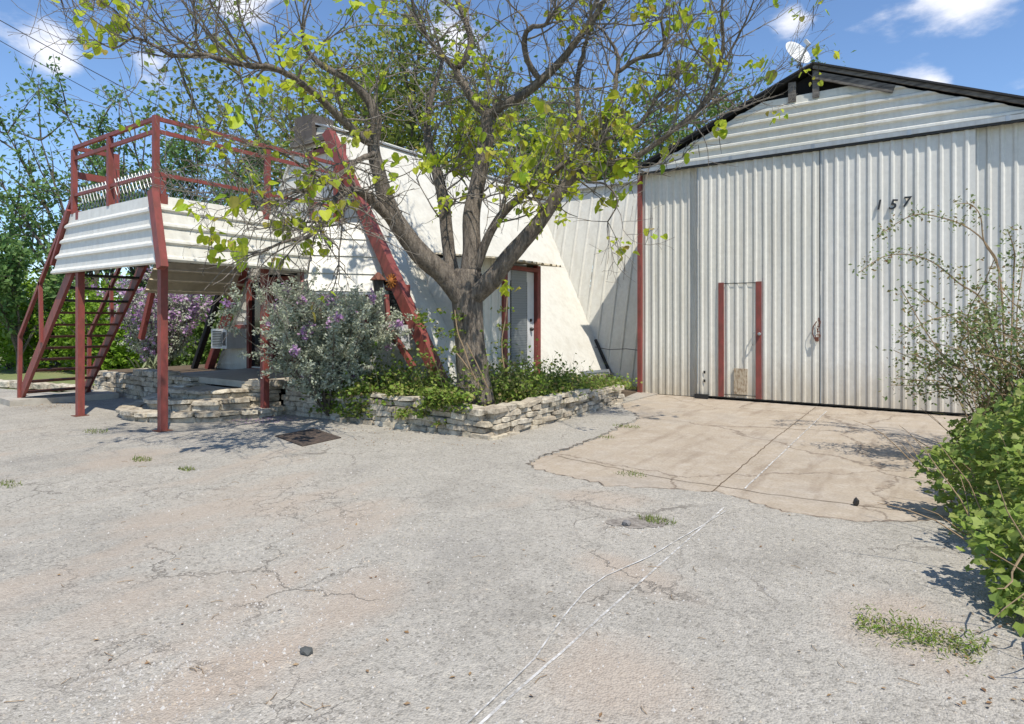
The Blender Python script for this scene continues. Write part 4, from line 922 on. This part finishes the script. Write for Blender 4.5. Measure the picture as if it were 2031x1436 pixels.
while len(leafs) < 2500:
    w, p, t = rr.choice(good)
    if rr.random() > w: continue
    big = rr.uniform(.055, .15)      # leaves hang in sprays along the last stretch of a shoot
    for k in range(rr.randint(4, 10)):
        u = rr.uniform(-.16, .03); q = p + t*u + Vector((rr.gauss(0,.055), rr.gauss(0,.055), rr.gauss(-.01,.045))); leafs.append((q, big*rr.uniform(.55, 1.15)))
fm = MB(); LIM = 300
leafs.sort(key=lambda a: -a[1])
for i, (q, s) in enumerate(leafs):
    rot = Matrix.Rotation(rr.uniform(0, 6.28), 4, 'Z') @ Matrix.Rotation(rr.gauss(-.75, .5), 4, 'X') @ Matrix.Rotation(rr.gauss(0, .4), 4, 'Y')
    if i < LIM:
        o = bpy.data.objects.new('leaf', hearts[i % 8]); COL.objects.link(o); o.parent = tr; o.matrix_parent_inverse = Matrix.Translation(-tr.location)
        o.matrix_basis = Matrix.Translation(q) @ rot @ Matrix.Scale(s, 4)
    else:
        Mx = Matrix.Translation(q) @ rot @ Matrix.Scale(s, 4); me = hearts[i % 8]
        fm.add([tuple(Mx @ v.co) for v in me.vertices], [tuple(pl.vertices) for pl in me.polygons])
fm.build('leaves', M['leaf_catalpa_mass'], tr, kind='stuff')

# ------------------------------------------------------------------ trees beyond
def back_tree(name, label, base, H, spread, lean, leaf_mat, n_limb, leafsz, n_leaf, seed, open_=True, z_lo=.25, group='trees behind the buildings', shape='quad'):
    rr = random.Random(seed); base = Vector(base)
    e = empty(name, base, label, 'tree', group); wood = MB(); pts_all = []
    trunk = wander(base - Vector((0,0,.05)), Vector((lean[0]*.3, lean[1]*.3, 1)), H*z_lo*1.2, 5, rr, .08)
    wood.tube(trunk, taper(H*.022, H*.016, len(trunk)), 8)
    for k in range(n_limb):
        a = 2*math.pi*k/n_limb + rr.uniform(-.4, .4); p = trunk[rr.randint(2, len(trunk)-1)]
        d = Vector((math.cos(a)*spread + lean[0], math.sin(a)*spread + lean[1], rr.uniform(.7, 1.3)))
        L = H*rr.uniform(.6, .85); lb_ = wander(p, d, L, 9, rr, .12, .03); wood.tube(lb_, taper(H*.011, H*.002, len(lb_)), 5, False)
        for j in range(9):
            i = rr.randint(2, len(lb_)-1); t = (lb_[i]-lb_[i-1]).normalized()
            dd = t + Vector((rr.gauss(0,.55), rr.gauss(0,.55), rr.gauss(.1,.45))); l2 = H*rr.uniform(.12, .30); sb = wander(lb_[i], dd, l2, 5, rr, .2, .04)
            wood.tube(sb, taper(H*.0035, H*.0008, len(sb)), 4, False)
            for m in range(5):
                q = sb[rr.randint(1, 5)]; d3 = Vector((rr.gauss(0,1), rr.gauss(0,1), rr.gauss(.25,.8))); tg = wander(q, d3, H*rr.uniform(.04, .11), 3, rr, .2)
                wood.tube(tg, taper(.010, .004, len(tg)), 3, False); pts_all.extend([(sb, tg)]*(1+int(6*rr.random()**4)))
    wood.build('trunk', M['far_bark'], e)
    c = []
    for i in range(n_leaf):
        sb, tg = rr.choice(pts_all); s = rr.choice((tg, tg, tg, sb)); j = rr.randint(0, len(s)-2); q = s[j].lerp(s[j+1], rr.random()); sp = leafsz*(.7 if open_ else 2.2)
        c.append((q.x+rr.gauss(0, sp), q.y+rr.gauss(0, sp), q.z+rr.gauss(0, sp)))
    leaf_field('crown', c, leafsz, leaf_mat, e, shape, .1, 'stuff', seed); return e
def gpos(px, d, z=0.0): p = P(px, HZ, d); return (p.x, p.y, z)
back_tree('elm_tree', 'tall open-crowned tree leaning out at the left edge of the photo', gpos(190, 19), 7.4, .5, (-.4, -.1), M['leaf_elm'], 11, .15, 5400, 31)
back_tree('elm_tree', 'open small-leaved tree directly behind the deck railing corner', gpos(330, 21), 7.9, .5, (-.15, 0), M['leaf_elm'], 11, .15, 6200, 32)
back_tree('elm_tree', 'small-leaved tree behind the deck between railing and roof vent', gpos(480, 22), 7.0, .55, (.0, 0), M['leaf_elm'], 10, .16, 6600, 33)
back_tree('elm_tree', 'low bushy tree left of the red staircase behind the hedge', gpos(40, 17), 4.0, .7, (-.2, 0), M['leaf_elm'], 8, .16, 6500, 34)
back_tree('oak_tree', 'olive-green tree right behind the house ridge', gpos(640, 25), 11.2, .6, (.1, 0), M['leaf_olive'], 9, .24, 9000, 35, False)
back_tree('oak_tree', 'dense olive-green tree filling the gap behind the big trunk limbs', gpos(800, 26), 12.2, .65, (.1, 0), M['leaf_olive'], 10, .25, 10500, 36, False)
back_tree('oak_tree', 'olive-green tree rising above the low connecting wing', gpos(980, 27), 12.2, .65, (.0, 0), M['leaf_olive'], 10, .25, 10000, 37, False)
back_tree('oak_tree', 'darker green tree just left of the barn roof slope', gpos(1190, 29), 11.0, .7, (.05, 0), M['leaf_far'], 10, .25, 10000, 38, False)
back_tree('oak_tree', 'green tree top showing over the barn roof slope', gpos(1390, 31), 11.8, .6, (.0, 0), M['leaf_far'], 9, .25, 9500, 39, False)

# ------------------------------------------------------------------ shrubs
def blob_points(n, c, rad, rr, shell=.35, lumps=9):
    """points through a lumpy mound: denser near the surface of several overlapping lobes"""
    out = []; lob = []
    for k in range(lumps):
        a = rr.uniform(0, 6.28); h = rr.uniform(.1, .75); d = rr.uniform(.25, .62)
        lob.append((Vector((c[0]+rad[0]*d*math.cos(a), c[1]+rad[1]*d*math.sin(a), c[2]+rad[2]*h)), rr.uniform(.32, .52)))
    for i in range(n):
        p, s = rr.choice(lob); v = Vector((rr.gauss(0,1), rr.gauss(0,1), rr.gauss(0,1))).normalized()*(1-shell*rr.random()**2)
        q = p + Vector((v.x*rad[0]*s, v.y*rad[1]*s, v.z*rad[2]*s*.85))
        if q.z < c[2]-.02: q.z = c[2]+rr.uniform(0, .3)*rad[2]
        out.append(tuple(q))
    return out
def hedge_shrub(label, px, d, w, h, seed, n=6500, mat='leaf_hedge', sz=.13, z0=0.0):
    rr = random.Random(seed); b = Vector(gpos(px, d, z0)); e = empty('hedge_shrub', b, label, 'shrub', 'green shrubs beyond the lawn'); st_ = MB()
    for k in range(7): st_.tube(wander(b-Vector((0,0,.03)), (rr.gauss(0,.5), rr.gauss(0,.5), 1), h*.8, 5, rr, .2), taper(.03, .008, 6), 5)
    st_.build('stem', M['far_bark'], e); leaf_field('foliage', blob_points(n, b, (w, w*.8, h), rr, .5, 14), sz, M[mat], e, 'quad', .3, 'stuff', seed)
hedge_shrub('rounded bright green shrub at the left edge behind the lawn', 20, 18.5, 1.9, 2.7, 71)
hedge_shrub('bright green shrub behind the foot of the red staircase', 110, 18.0, 1.6, 2.4, 72)
hedge_shrub('bright green shrub seen through the open stair treads', 215, 17.2, 1.6, 2.6, 73)
hedge_shrub('tall light green shrub beside the blooming shrub behind the planter', 290, 18.6, 1.7, 2.3, 74)
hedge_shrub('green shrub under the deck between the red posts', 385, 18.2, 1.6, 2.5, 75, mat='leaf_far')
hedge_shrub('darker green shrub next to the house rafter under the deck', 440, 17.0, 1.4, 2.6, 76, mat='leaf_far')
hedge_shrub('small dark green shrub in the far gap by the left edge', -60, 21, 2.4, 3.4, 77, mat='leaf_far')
def sage(label, c, w, h, seed, n, nf, flower_top, lsz=.042):
    rr = random.Random(seed); c = Vector(c); e = empty('sage_shrub', c, label, 'shrub', 'purple flowering sage shrubs'); st_ = MB(); lp, fl = [], []
    for k in range(46):
        a = rr.uniform(0, 6.28); sp = rr.uniform(.1, 1.0); d = Vector((math.cos(a)*sp*w/h*1.15, math.sin(a)*sp*w/h*1.15, 1)); L = h*rr.uniform(.75, 1.08)*math.sqrt(1+(.75*sp*w/h)**2)
        b = wander(c, d, L, 7, rr, .16); st_.tube(b, taper(.018, .004, 8), 5, False)
        for m in range(13):
            i = rr.randint(2, 7); dd = (b[i]-b[i-1]).normalized() + Vector((rr.gauss(0,.8), rr.gauss(0,.8), rr.gauss(.1,.6))); s = wander(b[i], dd, h*rr.uniform(.10, .26), 4, rr, .2); st_.tube(s, taper(.006, .002, 5), 3, False)
            bloom = rr.random() < flower_top*(1.2 if b[i].z > c.z+h*.55 else .5)
            lp.append((s, bloom))
    for i in range(n):
        s, bl_ = rr.choice(lp); j = rr.randint(0, 3); q = s[j].lerp(s[j+1], rr.random()); lp_ = Vector((rr.gauss(0,.03), rr.gauss(0,.03), rr.gauss(0,.03)))
        (fl if (bl_ and j > 1 and len(fl) < nf and rr.random() < .55) else lp and leaves_ if False else (fl if (bl_ and j > 1 and len(fl) < nf and rr.random() < .55) else _lv)).append(tuple(q+lp_))
    st_.build('stem', M['far_bark'], e)
    leaf_field('foliage', _lv, lsz, M['leaf_sage'], e, 'quad', .2, 'stuff', seed); leaf_field('blossom', fl, lsz*1.05, M['flower'], e, 'round', .2, 'stuff', seed+1); _lv.clear()
_lv = []
sage('silvery sage shrub with scattered purple flowers in front of the awning window', (-7.3, 5.9, .08), 1.06, 1.66, 81, 44000, 1300, .08, .048)
sage('sage shrub topped with bright purple bloom behind the staircase', (-14.4, 7.0, .05), 1.12, 2.2, 82, 24000, 4200, .75, .06)
# yucca in the left planter
yu = empty('yucca_plant', (-12.9, 6.1, .45), 'spiky striped yucca plant in the stone planter behind the staircase', 'plant'); rr = random.Random(5)
for k in range(34):
    a = rr.uniform(0, 6.28); L = rr.uniform(.28, .5); el = rr.uniform(.35, 1.3); b = Vector((-12.75+rr.gauss(0,.25), 6.05+rr.gauss(0,.1), .44)); d = Vector((math.cos(a)*math.cos(el), math.sin(a)*math.cos(el), math.sin(el))); s = d.cross(Vector((0,0,1))).normalized()
    mid = b + d*L*.55; tip = b + d*L + Vector((0,0,-.06)); mb = MB(); mb.add([tuple(q) for q in (b-s*.018, b+s*.018, mid+s*.024, mid-s*.024, tip)], [(0,1,2,3), (3,2,4)]); mb.build('blade', M['leaf_yucca'], yu)

# ------------------------------------------------------------------ planter ground cover and weeds
rr = random.Random(91); cov = []; stems = MB()
def cover_at(x, y, z, h, n, sp):
    for k in range(n):
        q = (x+rr.gauss(0, sp), y+rr.gauss(0, sp), z+abs(rr.gauss(0, h))*.8+.01); cov.append(q)
for k in range(400):
    y = rr.uniform(6.1, 10.6); x = rr.uniform(-6.0 if y > 7.2 else -8.0, -4.66)
    h = .30 if y < 7.6 else (.20 if y < 9 else .08); h *= rr.uniform(.5, 1.5)
    cover_at(x, y, .27, h, 62 if y < 9 else 24, .12)
    for j in range(2):
        b = Vector((x, y, .26)); stems.tube(wander(b, (rr.gauss(0,.5), rr.gauss(0,.5), 1), h*2.2+.05, 4, rr, .3), taper(.004, .0015, 5), 3, False)
for k in range(100):       # spilling over the front wall
    t = rr.random(); x = rr.choice((rr.gauss(-5.2, .18), rr.uniform(-7.9, -6.4), rr.uniform(-7.2, -6.5), rr.uniform(-7.9,-4.7))); cover_at(x, 5.96+rr.gauss(0, .04), .5-.42*rr.random()**(1.0 if x < -6.3 else 1.8), .05, 40, .07)
for k in range(22):       # vine climbing at the trunk and rafter foot
    p = P(rr.choice((840, 870, 905, 1000)), rr.uniform(620, 720), 8.25); cover_at(p.x, p.y, p.z, .05, 16, .06)
cg = leaf_field('ground_cover', cov, .050, M['leaf_cover'], None, 'round', .5, 'stuff', 92); tag(cg, 'tangled green ground cover filling the stone planter', 'ground cover')
o = stems.build('weed_stems', M['green_stem'], cg, kind='stuff')
dry = empty('dry_vine', (-5.2, 6.6, .3), 'dry orange-tan vine stalks at the foot of the big trunk', 'vine'); mb = MB()
for (pts) in ([(955,770),(935,735),(920,690),(908,660),(902,615)], [(968,770),(945,720),(925,680)], [(1000,730),(995,680),(1003,630),(1006,590)], [(950,765),(925,725),(905,700)]):
    mb.tube(smooth_path([P(x, y, 8.1) for x, y in pts], [.010]*len(pts), 3)[0], .008, 5)
mb.build('stalk', M['dry_stem'], dry)
c = [tuple(P(1008+rr.gauss(0,14), 572+rr.gauss(0,8), 8.1)) for k in range(9)]; leaf_field('foliage', c, .12, M['leaf_catalpa_mass'], dry, 'ivy', .3, 'stuff', 5)
def tuft(label, x, y, z, r, n, seed, hh=.05, mat='grass', cat='weed'):
    rg = random.Random(seed); mb = MB()
    for k in range(n):
        a = rg.uniform(0, 6.28); d = rg.random()**.6*r; b = Vector((x+d*math.cos(a)*1.4, y+d*math.sin(a)*.8, z)); t = Vector((rg.gauss(0,.7), rg.gauss(0,.7), 1)).normalized()*hh*rg.uniform(.5, 1.5); s = Vector((t.y, -t.x, 0)).normalized()*.004
        mb.add([tuple(b-s), tuple(b+s), tuple(b+t)], [(0,1,2)])
    o = mb.build('weed_tuft', M[mat]); tag(o, label, cat, 'weeds growing in the paving', 'stuff')
def gp(px, py): p = P(px, py, (EYE-G)*FPX/(py-HZ)); return p.x, p.y
for i, (px, py, r, n, lab) in enumerate([(190,856,.16,130,'thin dark weed strip on the asphalt between the two front deck posts'),(280,912,.11,120,'small grass tuft on the asphalt left of the leaf shadows'),(370,931,.08,80,'tiny grass tuft just below the leaf shadows'),
        (1300,1033,.10,150,'dry grass tuft beside the pothole in the asphalt'),(1250,937,.12,90,'thin grass in the joint of the tan concrete'),(1243,846,.14,120,'weeds along the asphalt edge near the planter end'),(1205,868,.08,50,'faint weeds on the asphalt beside the planter wall'),
        (15,962,.12,90,'dark weed patch on the asphalt at the left edge')]):
    x, y = gp(px, py); tuft(lab, x, y, G if i != 4 else 0.0, r, n, 300+i, .035)
x, y = gp(1760, 1245); 
# creeping weeds, lower right
rg = random.Random(8); c = []
for k in range(900):
    t = rg.random(); px = 1700+250*t+rg.gauss(0, 10); py = 1235+62*t+rg.gauss(0, 14); gx_, gy_ = gp(px, py); c.append((gx_, gy_, G+abs(rg.gauss(0,.028))))
o = leaf_field('creeping_weeds', c, .026, M['leaf_cover'], None, 'narrow', .3, 'stuff', 9); tag(o, 'creeping green weeds on the asphalt at lower right', 'weeds')
rg = random.Random(18); mb = MB()
for k in range(900):
    y = rg.uniform(9.6, 12.2); x = rg.uniform(-6.2, -4.95) if y > 10 else rg.uniform(-5.5, -4.6); b = Vector((x, y, max(.03, .24-.1*(y-9.9)))); t = Vector((rg.gauss(0,.4), rg.gauss(0,.4), 1))*rg.uniform(.06, .2); s = Vector((t.y, -t.x, 0)).normalized()*.005
    mb.add([tuple(b-s), tuple(b+s), tuple(b+t)], [(0,1,2)])
o = mb.build('grass', M['grass'], kind='stuff'); tag(o, 'long grass at the foot of the leaning ribbed wall', 'grass')

# ------------------------------------------------------------------ rose bush and vine mass on the right
rose = empty('rose_bush', (.62, 7.9, 0), 'tall rambling rose bush with arching canes in front of the barn', 'shrub'); rr = random.Random(61); cane = MB(); lv = []
def cane_path(pts, r0=.012, leaf=(.25, 1.0), n=60, spread=.06):
    pts, rad = smooth_path([Vector(p) for p in pts], taper(r0, .004, len(pts)), 5); cane.tube(pts, rad, 5, False)
    for k in range(n):
        i = int(rr.uniform(*leaf)*(len(pts)-1)); q = pts[i]; lv.append((q.x+rr.gauss(0, spread), q.y+rr.gauss(0, spread), q.z+rr.gauss(0, spread)))
    return pts
RB = (.50, 7.9, .2)
def RP(x, y, d=7.3): return tuple(P(x, y, d))
cane_path([RB, RP(1985,560,7.2), RP(1960,490,7.2), RP(1925,455,7.3), RP(1880,435,7.4), RP(1820,425,7.5), RP(1775,445,7.6), RP(1735,475,7.6)], .012, (.45, 1), 190, .05)
cane_path([RB, RP(1985,560,7.0), RP(1952,480,7.0), RP(1945,430,7.0), RP(1925,405,7.1), RP(1895,405,7.1)], .010, (.5, 1), 70, .05)
cane_path([RB, RP(1960,620,7.2), RP(1900,560,7.3), RP(1850,520,7.4), RP(1800,505,7.5), RP(1750,510,7.5), RP(1705,540,7.5)], .012, (.3, 1), 300, .06)
cane_path([RB, RP(1930,640,7.3), RP(1865,630,7.4), RP(1815,650,7.4), RP(1785,668,7.4)], .010, (.4, 1), 110, .06)
cane_path([RB, RP(1900,700,7.3), RP(1860,725,7.3), RP(1825,765,7.3)], .009, (.4, 1), 110, .06)
cane_path([RB, RP(2010,560,6.8), RP(2012,500,6.7), RP(1998,455,6.7)], .010, (.4, 1), 120, .06)
for k in range(95):
    a = rr.uniform(0, 6.28); h = rr.uniform(.7, 2.3); s = rr.uniform(.3, 1.3); tip = Vector((RB[0]+.22+math.cos(a)*s, RB[1]+math.sin(a)*s*.9, h*rr.uniform(.75, 1.0))); b = Vector((RB[0]+.2+rr.gauss(0,.25), RB[1]+rr.gauss(0,.3), .05)); mid = b.lerp(tip, .55) + Vector((rr.gauss(0,.15), rr.gauss(0,.15), .32))
    cane_path([b, b.lerp(mid, .5)+Vector((0,0,.12)), mid, mid.lerp(tip, .6), tip], .007, (.3, 1), 115, .075)
cane.build('cane', M['dry_stem'], rose, kind='stuff'); leaf_field('foliage', lv, .044, M['leaf_rose'], rose, 'quad', .3, 'stuff', 62)
vine = empty('vine_thicket', (.8, 5.6, 0), 'dense bright green vine thicket spilling onto the asphalt at the right edge', 'vine'); rr = random.Random(63); vm = MB(); pts = []; near = []
def vine_r(y):      # how far the thicket bulges towards the drive
    return .02 + .12*math.sin(y*3.1) + .07*math.sin(y*7.7)
def vh(y): return .82 + .12*math.sin(y*2.3+1) - (.0 if y < 6 else .12*(y-6))
for k in range(30000):
    y = rr.uniform(3.5, 8.9); a = rr.uniform(0, math.pi*.75); h = vh(y)*(1 if y > 4.2 else max(.35, (y-3.2)/1.0)); lump = 1 + .14*math.sin(y*9+a*4) + .12*math.sin(y*4-a*7)
    x = 1.12 + vine_r(y) - .95*math.cos(a)*lump*(1 if y > 4.0 else max(.55, (y-3.1)/.9)); z = .04 + h*math.sin(a)*lump + rr.gauss(0, .03)
    dpt = rr.random()**2*.28; x += dpt*math.cos(a); z -= dpt*math.sin(a)*.6
    if z > .05: pts.append((x + rr.gauss(0,.03), y + rr.gauss(0,.03), z))
pts.sort(key=lambda p: p[0]**2+p[1]**2)
front = pts[:1500]; rr.shuffle(front); single, rest = front[:280], front[280:] + pts[1500:]
leaf_field('foliage', rest, .047, M['leaf_vine'], vine, 'ivy', .35, 'stuff', 64, aim=(-.2, -.2, .15), szvar=.6)
ivm = []
for k in range(5):
    r2 = random.Random(k+40); sh = [(0,-.38,0),(.28,-.45,.05),(.46,-.05,.06),(.24,.12,.03),(0,.52,-.08),(-.24,.12,.03),(-.46,-.05,.06),(-.28,-.45,.05)]
    me = bpy.data.meshes.new('leaf'); me.from_pydata([(0,-.1,-.03)] + [(x+r2.gauss(0,.03), y+r2.gauss(0,.03), z+r2.gauss(0,.02)) for x, y, z in sh], [], [(0, 1+i, 1+(i+1) % 8) for i in range(8)]); me.materials.append(M['leaf_vine_single']); ivm.append(me)
for i, p in enumerate(single):
    o = bpy.data.objects.new('leaf', ivm[i % 5]); COL.objects.link(o); o.parent = vine; o.matrix_parent_inverse = Matrix.Translation(-vine.location)
    nd = (Vector((-.35, -.35, .7)) + Vector((rr.gauss(0,.4), rr.gauss(0,.4), rr.gauss(0,.3)))).normalized()
    o.matrix_basis = Matrix.Translation(Vector(p)+nd*.02) @ nd.to_track_quat('Z', 'Y').to_matrix().to_4x4() @ Matrix.Rotation(rr.uniform(0, 6.28), 4, 'Z') @ Matrix.Scale(rr.uniform(.04, .062), 4)
for k in range(120):
    y = rr.uniform(3.7, 8.5); b = Vector((.55+rr.gauss(0,.25)+.25*(y < 4.4), y, .02)); vm.tube(wander(b, (rr.gauss(0,.6), rr.gauss(0,.6), .9), rr.uniform(.3, .8), 5, rr, .35), taper(.006, .002, 6), 4, False)
for k in range(26):
    b = Vector((.62+rr.gauss(0,.15), 3.6+rr.gauss(0,.22), .25+rr.gauss(0,.1))); vm.tube(wander(b, (rr.gauss(-.3,.5), rr.gauss(-.5,.4), -.25), rr.uniform(.2, .5), 5, rr, .5), taper(.005, .002, 6), 4, False)
vm.build('stem', M['dry_stem'], vine, kind='stuff')
# pale stones of a retaining wall at the right edge
rw = empty('retaining_wall', (.9, 3.3, 0), 'pale stone block wall end under the vine thicket at the right edge', 'wall')
rr = random.Random(77)
wall_run(rw, (.50, 3.42), (3.2, 3.15), .30, .34, .25, 79, .13, .36)

# ------------------------------------------------------------------ loose things on the ground
def rock(label, px, py, s, mat, z=G, name='loose_stone'):
    x, y = gp(px, py); bm = bmesh.new(); bmesh.ops.create_icosphere(bm, subdivisions=1, radius=.5); r2 = random.Random(px)
    for v in bm.verts: v.co = Vector((v.co.x*s[0]*r2.uniform(.85, 1.15), v.co.y*s[1]*r2.uniform(.85, 1.15), v.co.z*s[2]*r2.uniform(.85, 1.15))) + Vector((x, y, z+s[2]*.42))
    me = bpy.data.meshes.new(name); bm.to_mesh(me); bm.free(); me.materials.append(mat); tag(link(name, me), label, 'stone', 'loose stones on the paving')
rock('flat dark grey stone on the asphalt near the bottom edge', 608, 1296, (.075, .05, .03), paint('slate', (.07, .075, .07), (.13, .13, .12), .8))
rock('dark upright lump on the tan concrete', 1698, 998, (.05, .045, .07), M['black_metal'], 0.0)
rock('grey stone beside the pothole in the asphalt', 1243, 1043, (.08, .06, .045), paint('grey_rock', (.2, .19, .18), (.1, .1, .1), .9))
# brown leaf litter, twigs and pebbles
rg = random.Random(99); c = []
for k in range(130):
    px, py = rg.uniform(-50, 2000), HZ + 90 + 720*rg.random()**1.4; x, y = gp(px, py)
    if y < 5 or x < -4.6: c.append((x, y, G+.006))
for k in range(45): x, y = gp(rg.uniform(1880, 2040), rg.uniform(1180, 1420)); c.append((x, y, G+.006))
for k in range(160): c.append((-12.2+rg.gauss(0,.35), 4.2+rg.gauss(0,.25), G+.012))
for k in range(200): x, y = gp(rg.uniform(640, 1000), rg.uniform(845, 885)); c.append((x, y, G+.006))
o = leaf_field('leaf_litter', c, .023, M['leaf_dry'], None, 'quad', 3, 'stuff', 100); tag(o, 'scattered dry brown leaves on the asphalt', 'litter')
c = [(x, y, G+.008) for x, y in (gp(520+rg.gauss(0,45), 832+rg.gauss(0,5)) for k in range(300))]
o = leaf_field('fallen_petals', c, .025, M['flower'], None, 'quad', 3, 'stuff', 101); tag(o, 'fallen purple petals on the asphalt below the sage shrub', 'petals')
mb = MB()
for k in range(90):
    px, py = rg.uniform(0, 2000), HZ + 130 + 660*rg.random(); x, y = gp(px, py)
    if y > 4.8: continue
    a = rg.uniform(0, 6.28); L = rg.uniform(.02, .08); p = Vector((x, y, G+.004)); mb.tube([p, p+Vector((math.cos(a)*L*.5, math.sin(a)*L*.5, .004)), p+Vector((math.cos(a+.2)*L, math.sin(a+.2)*L, 0))], .0016, 4)
o = mb.build('twig_litter', M['dry_stem'], kind='stuff'); tag(o, 'thin dark twigs scattered over the asphalt', 'twigs')
vs, fs = [], []; k0 = 0
for k in range(5200):
    t = rg.random(); px, py = rg.uniform(0, 2031), HZ + 200 + 640*t
    if rg.random() < .45: px, py = 200 + 600*t + rg.gauss(0, 120), 1436 - 420*t + rg.gauss(0, 40)
    if rg.random() < .05: px, py = 1270 + rg.gauss(0, 45), 1040 + rg.gauss(0, 9)
    x, y = gp(px, max(HZ+150, py)); 
    if y > 4.85: continue
    s = rg.uniform(.003, .0075)*(1.6 if rg.random() < .05 else 1); a = rg.uniform(0, 6.28)
    for (i, j, z) in ((1,0,0),(0,1,0),(-1,0,0),(0,-1,0),(.15,.1,1)): vs.append((x+s*(i*math.cos(a)-j*math.sin(a))*rg.uniform(.8,1.3), y+s*(i*math.sin(a)+j*math.cos(a)), G-.001+z*s*1.1))
    fs += [(k0,k0+1,k0+4),(k0+1,k0+2,k0+4),(k0+2,k0+3,k0+4),(k0+3,k0,k0+4)]; k0 += 5
mb = MB(); mb.add(vs, fs); o = mb.build('gravel', M['pebble'], kind='stuff'); tag(o, 'loose pale gravel strewn over the worn asphalt', 'gravel')

# ------------------------------------------------------------------ overhead wires
def wire_line(label, pts, r):
    a, b_ = pts; q = [a.lerp(b_, t) - Vector((0,0, 4*t*(1-t)*.5)) for t in np.linspace(0, 1, 24)]; mb = MB(); mb.tube(q, r, 5); tag(mb.build('overhead_wire', M['wire']), label, 'wire', 'overhead wires')
wire_line('upper of the two overhead wires in the top corner of sky', (P(-500, -250, 16), P(760, 420, 30)), .014)
wire_line('lower of the two overhead wires crossing the leafy tree', (P(-500, -215, 15), P(640, 400, 30)), .011)
